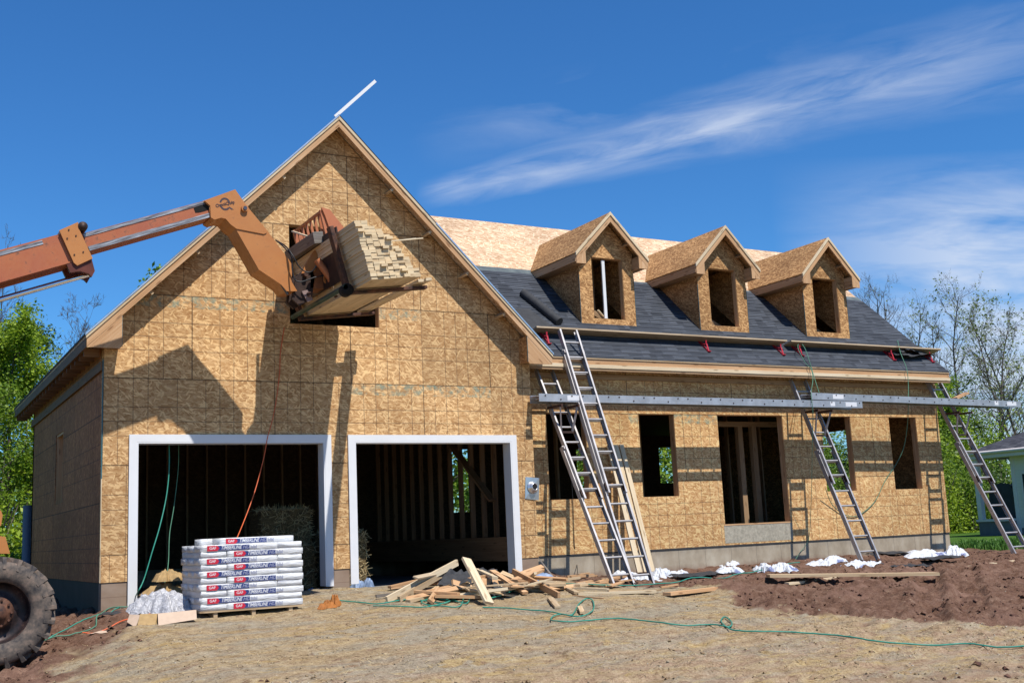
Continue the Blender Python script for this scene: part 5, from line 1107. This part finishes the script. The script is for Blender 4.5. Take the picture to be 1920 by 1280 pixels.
gcord('air_hose','green hose tangled at the front of the scrap heap',[(2.844, -1.443, 0.103),(3.061, -1.771, 0.077),(3.255, -2.040, 0.058),(3.696, -1.920, 0.073),(3.843, -2.116, 0.055),(3.927, -2.437, 0.024),(4.201, -2.200, 0.047),(4.405, -2.085, 0.059),(4.016, -2.762, -0.006),(3.821, -2.813, -0.010),(3.734, -2.514, 0.019),(3.738, -2.172, 0.050),(3.991, -1.969, 0.069),(4.157, -2.290, 0.039),(4.204, -2.591, 0.010),(4.527, -2.039, 0.063),(4.491, -1.881, 0.076),(4.050, -2.345, 0.034),(3.597, -2.643, 0.006),(3.364, -2.490, 0.018),(3.207, -2.333, 0.030),(3.086, -2.083, 0.050)],hr,M['teal'])
gcord('air_hose','green hose running from the heap past the ladder feet over the dirt',[(4.548, -2.394, 0.029),(5.004, -2.166, 0.050),(5.653, -1.634, 0.100),(6.047, -1.349, 0.124),(6.290, -1.714, 0.092),(6.708, -2.221, 0.046),(7.839, -1.850, -0.001),(8.519, -1.770, 0.004),(9.053, -1.769, 0.005),(9.694, -1.530, 0.023),(10.338, -1.316, 0.045),(11.233, -0.991, 0.082),(11.804, -0.782, 0.106)],hr,M['teal'],.03)
cord('hanging_hose','green hose hanging inside the left garage door and running down to its post',
 'hose',[(0.965, 0.300, 2.432),(0.956, 0.250, 2.030),(0.898, 0.150, 1.648),(0.780, 0.000, 1.238),(0.654, -0.100, 0.878),(0.540, -0.150, 0.526),(0.447, -0.200, 0.355),(0.533, 0.714, 0.166)],hr,M['teal'])
cord('hanging_hose','thin green cord hanging deeper in the left garage doorway','cord',[(1.170, 0.600, 2.443),(1.164, 0.600, 2.052),(1.082, 0.500, 1.508),(1.001, 0.400, 1.128),(0.943, 0.200, 0.755),(0.871, 0.000, 0.541),(0.779, -0.100, 0.332),(0.775, 0.460, 0.172)],.006,M['green_rope'])
gcord('air_hose','green hose on the ground from the door post toward the tyre',[(0.757, 1.686, 0.151),(0.288, -0.026, 0.135),(0.040, -0.270, 0.072),(-0.249, -0.627, -0.006),(-0.499, -0.801, -0.063),(-0.732, -0.916, -0.115),(-0.859, -0.955, -0.141)],hr,M['teal'])
gcord('air_hose','second green hose curving from the carton toward the tyre',[(0.944, 1.089, 0.156),(0.489, -0.141, 0.139),(0.280, -0.253, 0.123),(0.068, -0.102, 0.084),(-0.159, -0.751, 0.007),(-0.270, -1.283, -0.050),(-0.477, -1.505, -0.103),(-0.689, -1.518, -0.140),(-0.893, -1.489, -0.174)],hr,M['green_rope'])
gcord('electric_cable','orange electric cable on the ground between the two green hoses',[(0.908, -0.262, 0.142),(0.609, -0.831, 0.100),(0.315, -1.286, 0.060),(0.062, -1.434, 0.002),(-0.174, -1.525, -0.045),(-0.387, -1.513, -0.085),(-0.644, -1.406, -0.126),(-0.877, -1.360, -0.165)],hr,M['orange_hose'])
cord('electric_cable','orange cable hanging from the gable window down into the garage behind the stack','cable',[(2.593, -0.020, 4.126),(2.527, -0.030, 3.746),(2.507, -0.030, 3.422),(2.453, -0.030, 3.019),(2.382, -0.040, 2.699),(2.303, -0.080, 2.474),(2.230, -0.100, 2.145),(2.055, -0.250, 1.677),(1.826, -0.500, 1.261),(1.591, -0.850, 0.950)],.007,M['orange_hose'])
cord('electric_cable','black cable hanging down the foundation right of the garage','cable',[(7.844, 0.420, 1.768),(7.842, 0.420, 1.218),(7.829, 0.420, 0.674),(7.860, 0.420, 0.312),(6.790, -1.285, 0.149)],.006,M['rubberblk'])
cord('tie_rope','green rope looped from the roof bracket down to the plank overlap','rope',[V((13.36,.40,rz(.40)+.20)),(13.161, 0.200, 4.235),(13.168, 0.050, 3.945),(13.231, -0.030, 3.808),(13.082, -0.200, 3.570),(12.842, -0.370, 3.273),(12.835, -0.380, 2.944),(12.876, -0.300, 2.647),(12.923, -0.200, 2.351)],.007,M['green_rope'])
cord('tie_rope','green rope from the bracket crossing to the end of the far plank','rope',[V((13.46,.40,rz(.40)+.20)),(13.345, 0.200, 4.242),(13.284, 0.050, 3.971),(13.265, -0.030, 3.746),(13.158, -0.200, 3.509),(13.051, -0.370, 3.298)],.007,M['green_rope'])
cord('tie_rope','green rope hanging off the roof by the last window and looping over the wall','rope',[(16.452, 0.620, 4.629),(16.079, 0.250, 4.299),(15.934, 0.000, 3.894),(15.890, -0.040, 3.574),(15.757, -0.100, 3.121),(15.888, 0.100, 2.703),(15.939, 0.300, 2.279),(15.794, 0.410, 1.957),(15.450, 0.420, 1.633),(15.086, 0.420, 1.208),(14.603, 0.420, 0.955),(14.238, 0.420, 0.966),(13.884, 0.400, 1.186),(13.653, 0.300, 1.501)],.007,M['green_rope'])
cord('tie_rope','thin green line hanging from the plank overlap to the ground','rope',[(12.923, -0.200, 2.351),(13.017, 0.000, 1.651),(13.109, 0.200, 1.046),(13.136, 0.350, 0.539),(12.935, 0.400, 0.295),(12.314, -0.106, 0.174)],.005,M['green_rope'])
m=MB(); pq=V((-0.009, 8.400, 0.914)); m.cyl((pq.x,8.4,-.3),(pq.x,8.4,V((-0.022, 8.400, 1.491)).z+.4),.09,20); tag(m.build('grey_post',M['polegrey'],None,loc=(pq.x,8.4,0)),'blue grey pipe post standing at the far left corner of the garage','post')
# ------------------------------------------------------------------ neighbour house
NB=thing('neighbour_house','pale sided neighbouring house with grey shingle porch roof at the edge of the lawn','house',(31.5,5,0))
nx0=30.25; ny1=10.35; nz=2.92
m=MB(); ap=V((nx0+5.5,ny1-5.5,nz+2.45)); P0=V((nx0,ny1,nz)); P1=V((nx0,-4,nz)); P2=V((nx0+11,ny1,nz)); A2=V((nx0+5.5,-4,nz+2.45))
m.poly([P0,P1,A2,ap],L=V((0,1,0))); m.poly([P2,P0,ap],L=V((1,0,0))); m.poly([V((nx0+11,-4,nz)),P2,ap,A2]); m.poly([P0,P2,V((nx0+11,-4,nz)),P1]); m.build('roof',M['shingle_n'],NB)
MB().box(nx0-.02,nx0+.02,-4,ny1+.02,nz-.24,nz+.0).build('fascia',M['siding_trim'],NB); MB().box(nx0+.02,nx0+9,ny1-.02,ny1+.02,nz-.24,nz-.001).build('fascia',M['siding_trim'],NB)
MB().box(nx0+.021,nx0+.45,-4,ny1-.021,nz-.25,nz-.19).build('soffit',M['siding_trim'],NB)
m=MB(); m.tube([(nx0-.07,ny1,nz-.06),(nx0-.07,-4,nz-.06)],.06,8); m.build('gutter',M['siding_trim'],NB)
MB().box(nx0+.40,nx0+8,-4,8.95,.3,nz-.19).build('wall',M['siding'],NB); MB().box(nx0+.385,nx0+.50,8.83,8.97,.12,nz-.191).build('corner_trim',M['siding_trim'],NB)
MB().box(nx0+.42,nx0+8,-4,8.93,-.2,.31).build('foundation',M['concrete_n'],NB)
f=MB().box(nx0+.37,nx0+.41,7.6,8.62,.95,2.15).build('window',M['siding_trim'],NB); MB().box(nx0+.36,nx0+.369,7.68,8.54,1.03,2.07).build('pane',plain('dark_glass',(.03,.04,.05),.08,0,.05),f)
MB().box(nx0+.1,nx0+3.4,8.98,10.25,-.1,.55).build('porch_base',M['concrete_n'],NB); MB().box(nx0+.05,nx0+3.45,8.985,10.3,.551,.63).build('porch_deck',M['siding_trim'],NB)
for x in (nx0+.16,nx0+3.2): MB().box(x-.09,x+.09,10.05,10.22,.631,nz-.2).build('porch_post',M['siding_trim'],NB)
m=MB(); 
prof=[(.0,0),(.0,.95),(.12,1.15),(.55,1.2),(.95,1.12),(1.1,.9),(1.12,0)]
m.prism([V((nx0+.55,9.15+.0+q[0]*.78,.632+q[1]*.95)) for q in prof],(.75,0,0)); tag(m.build('covered_grill',M['grillcover'],None,loc=(nx0+.9,9.6,.63),bevel=.06),'dark grey fabric covered grill on the neighbour porch','grill')
# ------------------------------------------------------------------ trees
def leafcloud(name,P,size,mat,parent,seed,up=.4):
    r_=np.random.RandomState(seed); N=len(P); n_=r_.normal(size=(N,3)); n_[:,2]=np.abs(n_[:,2])+up; n_/=np.linalg.norm(n_,axis=1)[:,None]
    a=np.cross(n_,r_.normal(size=(N,3))); a/=np.linalg.norm(a,axis=1)[:,None]; b=np.cross(n_,a); s=(size*r_.uniform(.55,1.3,N))[:,None]
    q=np.stack([P-a*s,P-b*s*.55,P+a*s,P+b*s*.55],1).reshape(-1,3); f=np.arange(N*4).reshape(-1,4)
    return npmesh(name,q,f,[mat],parent=parent)
def tree(label,x,y,h,spread,seed,leaf='leaf_mid',nleaf=6000,ls=.10,bark='bark',t0=.25,group=None,name='leafy_tree',cat='tree',twigs=3,lean=0,tr=None,clump=.55,zb=None):
    r_=random.Random(seed); z=gh(x,y)-.1 if zb is None else zb; T_=thing(name,label,cat,(x,y,z),group); m=MB(); tips=[]; lr=tr or h*.012
    def rv(s): return V((r_.gauss(0,s),r_.gauss(0,s),r_.gauss(0,s)))
    n_=9; st=[V((x,y,z))]; d=V((lean,0,1)).normalized()
    for i in range(n_): d=(d+rv(.07)).normalized(); d.z=abs(d.z); st.append(st[-1]+d*h*.93/n_)
    m.tube(st,lr,7,r2=lr*.18)
    def limb(p,d,L,r,lev):
        pts=[p]; k=4
        for i in range(k): d=(d+rv(.16)+V((0,0,.10))).normalized(); pts.append(pts[-1]+d*L/k)
        m.tube(pts,r,5 if lev==0 else 3,caps=False,r2=r*.35)
        for q in pts[1:]: tips.append((q,L,lev))
        if lev<twigs-1:
            for i in range(r_.randint(3,5)):
                q=pts[r_.randint(1,k)]; dd=(d+rv(.55)).normalized(); limb(q,dd,L*r_.uniform(.38,.62),max(.006,r*.42),lev+1)
    nb=int(11+h)
    for i in range(nb):
        t=t0+(1-t0)*(i+r_.random())/nb; k=min(n_-1,int(t*n_)); p=st[k].lerp(st[k+1],t*n_-k); az=i*2.4+r_.uniform(-.5,.5); up=.35+.9*t
        limb(p,V((math.cos(az),math.sin(az),up)).normalized(),spread*(1.05-.62*t)*r_.uniform(.75,1.15),lr*(1-.72*t)*.5,0)
    m.build('trunk',M[bark],T_)
    if nleaf:
        R_=np.random.RandomState(seed); tp=[q for q in tips if q[2]>=1 or twigs==1]; idx=R_.randint(0,len(tp),nleaf)
        base=np.array([tp[i][0] for i in idx]); ll=np.array([tp[i][1] for i in idx])[:,None]
        P=base+R_.normal(size=(nleaf,3))*np.clip(ll*clump,.10,.5)*np.array([1,1,.75]); keep=P[:,2]>z+h*t0*.5
        leafcloud('crown',P[keep],ls,M[leaf],T_,seed)
    return T_
TL='leafy trees left of the garage'
tree('bright green leafy tree nearest the garage eave at the left edge',  .45,17.5,6.6,2.2,1,'leaf_spring',26000,.052,group=TL,t0=.1)
tree('green tree filling the left edge of the picture behind the wheel',-1.2,15.5,6.0,2.2,2,'leaf_mid',22000,.052,group=TL,t0=.1)
tree('yellow green tree just left of the garage rear corner',1.9,18.5,5.6,2.0,3,'leaf_spring',20000,.052,group=TL,t0=.1)
tree('darker tree standing farther behind the garage left side',-.2,22,6.6,2.4,4,'leaf_dark',16000,.06,group=TL,t0=.15)
tree('leafy treetop showing just above the garage left roof slope',6.1,26,11.3,1.2,6,'leaf_mid',2500,.10,t0=.3)
for i,(x,y,h) in enumerate(((3.0,28,9.6),(4.3,30,10.2),(1.0,26,10.4),(-.3,24,9.8),(5.0,31,9.4))):
    tree('bare thin tree behind the left garage eave'+(', its twigs rising beside the leafy crowns' if i in(2,3) else ', slender leafless stem against the sky'),x,y,h,1.8,20+i,nleaf=0,bark='bark',t0=.3,group='bare trees left of the garage',name='bare_tree',tr=.05,twigs=4)
def bush(label,x,y,w,h,seed,leaf,n_,ls,group,d=None,nm='bush'):
    r_=np.random.RandomState(seed); z=gh(x,y); T_=thing(nm,label,'bush',(x,y,z),group)
    cl=r_.normal(size=(26,3)); cl/=np.linalg.norm(cl,axis=1)[:,None]; cl*=r_.uniform(.45,.85,26)[:,None]; cl[:,2]=np.abs(cl[:,2])
    P=cl[r_.randint(0,26,n_)]+r_.normal(size=(n_,3))*.17; P=P*np.array([w/2,(d or w)/2,h])+np.array([x,y,z]); P[:,2]=np.maximum(P[:,2],z+.05)
    leafcloud('foliage',P,ls,M[leaf],T_,seed)
    m=MB(); rq=random.Random(seed)
    for k in range(7): a=rq.uniform(0,6.3); m.tube([(x,y,z-.05),(x+math.cos(a)*w*.15,y+math.sin(a)*w*.15,z+h*.4),(x+math.cos(a)*w*.33,y+math.sin(a)*w*.3,z+h*.75)],.035,5,r2=.01)
    m.build('stems',M['bark'],T_); return T_
for i,(x,y,w,h,lf) in enumerate(((-.9,10.8,2.4,1.8,'leaf_mid'),(-2.6,11.5,2.6,2.6,'leaf_dark'),(-.2,13.5,3.0,2.6,'leaf_spring'),(-3.4,9.3,2.2,1.2,'leaf_mid'),(1.6,14.5,2.8,2.8,'leaf_mid'))):
    bush(('low','tall dark','bright','small','rounded')[i]+' bush on the bank left of the garage',x,y,w,h,80+i,lf,4200,.075,'bushes on the left bank')
TB='trees behind the house seen through its openings'
for i,(x,y,h,s,lf) in enumerate(((12.2,14.5,6.5,2.6,'leaf_mid'),(15.6,15.0,6.8,2.6,'leaf_mid'),(18.8,15.5,6.6,2.6,'leaf_spring'),(22.5,16,6.6,2.8,'leaf_mid'),(27,17,6.4,2.6,'leaf_spring'))):
    tree('%s tree behind the house glimpsed through the %s'%(('green','bushy green','bright green','dense green','light green')[i],('garage studs','first window','second window','ladder window','window by the ladder, partly against sky')[i]),x,y,h,s,40+i,lf,12000,.075,group=TB,t0=.05)
TR='leafy trees right of the house'
for i,(x,y,h,s,lf,nl) in enumerate(((36.5,19,6.6,2.4,'leaf_mid',9000),(41,23,6.6,2.8,'leaf_spring',9000),(44.5,24,6.6,2.8,'leaf_mid',9000),(47.5,25.5,6.6,3.0,'leaf_spring',9000),(39.5,28,7.8,2.8,'leaf_mid',8000),(50,27,7.5,3.2,'leaf_dark',9000),(53,33,8.2,3.2,'leaf_mid',7000),(34,17,4.6,2.2,'leaf_dark',7000))):
    tree('%s right of the house'%(('leafy tree beside the eave corner','bright bushy tree behind the neighbour roof tip','medium green tree between bare stems','pale green low tree above the neighbour roof','taller leafy tree behind the eave corner','dark green tree at the frame edge','distant green tree at the frame edge','short dark tree at the lawn edge')[i]),x,y,h,s,50+i,lf,int(nl*1.7),.082,group=TR,t0=.08)
for i,(x,y,w,h,lf) in enumerate(((29.5,14.5,3.2,2.6,'leaf_dark'),(32.2,15.0,3.0,3.2,'leaf_mid'),(35,16,3.4,3.4,'leaf_spring'),(37.8,16.5,3.4,3.0,'leaf_mid'),(40.6,17.5,3.4,3.4,'leaf_dark'),(26.8,14.0,3.0,2.4,'leaf_mid'),(30.8,17.5,3.4,4.4,'leaf_mid'),(34.2,19.5,3.6,4.8,'leaf_dark'))):
    bush(('rounded dark shrub at the back of the lawn beside the house corner','leafy shrub seen under the porch roof tip','bright shrub behind the neighbour porch','green shrub behind the covered grill','dark shrub at the far end of the porch','shrub just right of the house wall','tall shrub behind the rounded dark one','tallest dark shrub beyond the lawn')[i],x,y,w,h,90+i,lf,8500,.062,'shrubs along the back of the lawn')
BT='tall budding trees right of the house'
for i,(x,y,h,s,n_,ln) in enumerate(((58,35,14.5,3.6,450,.02),(61.5,35,16.5,3.8,600,-.02),(64.5,36,15.5,3.6,700,.03),(67.5,36,16.5,3.8,900,0),(56,38,12.5,3.2,500,0),(63,40,16.5,3.6,400,0),(50.5,33,15.2,3.4,60,.02),(54,35,15.8,3.4,60,0),(70,38,16.5,3.8,1600,0),(59.5,33,11.5,3.2,800,0))):
    tree(('budding tree with forked stems above the leafy trees','tallest budding tree with dark branches','budding tree leaning toward the frame edge','budding tree at the frame edge','small budding tree next to the eave corner','thin budding tree between two larger ones','bare grey tree just above the right roof slope','bare grey tree right of its twin over the roof','budding tree beyond the frame edge','lower tree with pale new leaves')[i],x,y,h,s,60+i,'leaf_sparse',int(n_*.9),.095,'bark',t0=.32,group=BT,name='budding_tree' if n_>100 else 'bare_tree',lean=ln,tr=.13,twigs=4 if i in(0,1,2,3,6,7) else 3,clump=.35)
# far woodland edge all round the back, seen through gaps
r_=np.random.RandomState(5); N=26000; xx=r_.uniform(-40,130,N); yy=r_.uniform(46,60,N)+(xx>60)*5; hh=5.0+2.2*fbm(xx*.16,yy*0+3,3); zz=r_.uniform(0,1,N)**.8*hh
P=np.stack([xx,yy,zz],-1); w=leafcloud('far_woodland',P,.34,M['leaf_mid'],None,9); w['kind']='stuff'
# ------------------------------------------------------------------ sky, sun, camera
S=V((.118,-.515,.849)).normalized(); el=math.asin(S.z)
wld=bpy.data.worlds.new('World'); bpy.context.scene.world=wld; wld.use_nodes=True; n=NT('w',world=wld)
d=n.n('TexCoord').outputs['Generated']
sky=n.n('TexSky',sky_type='NISHITA',sun_disc=False,sun_elevation=el,sun_rotation=math.atan2(S.x,S.y),altitude=300,air_density=1.0,dust_density=.35,ozone_density=2.2)
y0=math.radians(29.504)
def dot(v): return n.n('VectorMath',operation='DOT_PRODUCT',i={0:d,1:v}).outputs['Value']
d0=n.math('MAXIMUM',dot((math.sin(y0),math.cos(y0),0)),.02); a=n.math('DIVIDE',dot((math.cos(y0),-math.sin(y0),0)),d0); b=n.math('DIVIDE',dot((0,0,1)),d0)
# long feathery cirrus streak
t=n.math('SUBTRACT',b,n.math('ADD',.322,n.math('MULTIPLY',a,.205)))
wd=n.math('MAXIMUM',n.math('ADD',.011,n.math('MULTIPLY',n.math('ADD',a,.09),.062)),.004)
co=n.n('CombineXYZ',i={0:n.math('ADD',a,n.math('MULTIPLY',t,1.2)),1:t}).outputs[0]
f1=n.noise(n.mapp(co,(5,30,1)),1.5,8,.58,dist=.6); f2=n.noise(n.mapp(co,(3.2,9,1),loc=(2,5,0)),1.5,5,.6,dist=.5)
q=n.math('ABSOLUTE',n.math('DIVIDE',n.math('ADD',t,n.math('MULTIPLY',n.math('SUBTRACT',f2,.5),.035)),wd))
band=n.math('MULTIPLY',n.mr(q,1.35,0),n.mr(a,-.082,-.045))
band=n.math('MULTIPLY',band,n.mr(a,.50,.20,.42,1))
c1=n.math('MULTIPLY',band,n.mr(f1,.34,.68,.04,.66))
# faint upper veil left of the streak and a softer bank low on the right
veil=n.math('MULTIPLY',n.math('MULTIPLY',n.mr(n.math('ABSOLUTE',n.math('SUBTRACT',b,n.math('ADD',.37,n.math('MULTIPLY',a,.12)))),.05,.0),n.mr(a,-.09,.06)),n.math('MULTIPLY',n.mr(f2,.48,.72),.30)); veil=n.math('MULTIPLY',veil,n.mr(a,.5,.2))
low=n.math('MULTIPLY',n.math('MULTIPLY',n.mr(a,.24,.42),n.mr(b,.325,.245)),n.mr(n.noise(n.mapp(n.n('CombineXYZ',i={0:a,1:b}).outputs[0],(3.0,15,1),.15),1.6,5,.6,dist=.4),.34,.58,.12,.85))
cl=n.math('ADD',n.math('ADD',c1,veil),low,clamp=True)
cl=n.math('MULTIPLY',cl,.9)
hsv=n.n('HueSaturation',i={'Saturation':1.18,'Value':1.0,'Color':sky.outputs[0]})
tint=n.mix(1,hsv.outputs[0],(.60,1.10,1.50),'MULTIPLY')
col=n.mix(cl,tint,(7.6,8.3,9.6))
bg=n.n('Background',i={'Color':col,'Strength':.077}); n.t.links.new(bg.outputs[0],n.n('OutputWorld').inputs[0])
sl=bpy.data.lights.new('sun','SUN'); sl.energy=5.0; sl.angle=math.radians(.55); sl.color=(1,.955,.88); so=bpy.data.objects.new('sun',sl); C.objects.link(so)
so.rotation_euler=S.to_track_quat('Z','Y').to_euler(); so.location=(0,-20,30)
cd=bpy.data.cameras.new('camera'); cd.sensor_width=36; cd.lens=2129.757871432023/1920*36; cd.clip_end=5000; cam=bpy.data.objects.new('camera',cd); C.objects.link(cam)
from mathutils import Matrix
F_,R_,U_=V((0.4857238806125003, 0.8583911330585393, 0.16503628234182527)),V((0.8731231671803511, -0.48542765257237547, -0.044899098554710984)),V((-0.04157218704477863, -0.16590556592396244, 0.985264987939673)); mt=Matrix((R_,U_,-F_)).transposed().to_4x4(); mt.translation=V((-2.73078878579907, -16.38881840685433, 0.9322169245719327)); cam.matrix_world=mt
sc=bpy.context.scene; sc.camera=cam
sc.view_settings.view_transform='Standard'; sc.view_settings.look='None'; sc.view_settings.exposure=0.34; sc.view_settings.gamma=1
sc.render.resolution_x=1024; sc.render.resolution_y=682
sc.cycles.max_bounces=6; sc.cycles.diffuse_bounces=2; sc.cycles.transparent_max_bounces=4; sc.cycles.use_denoising=True
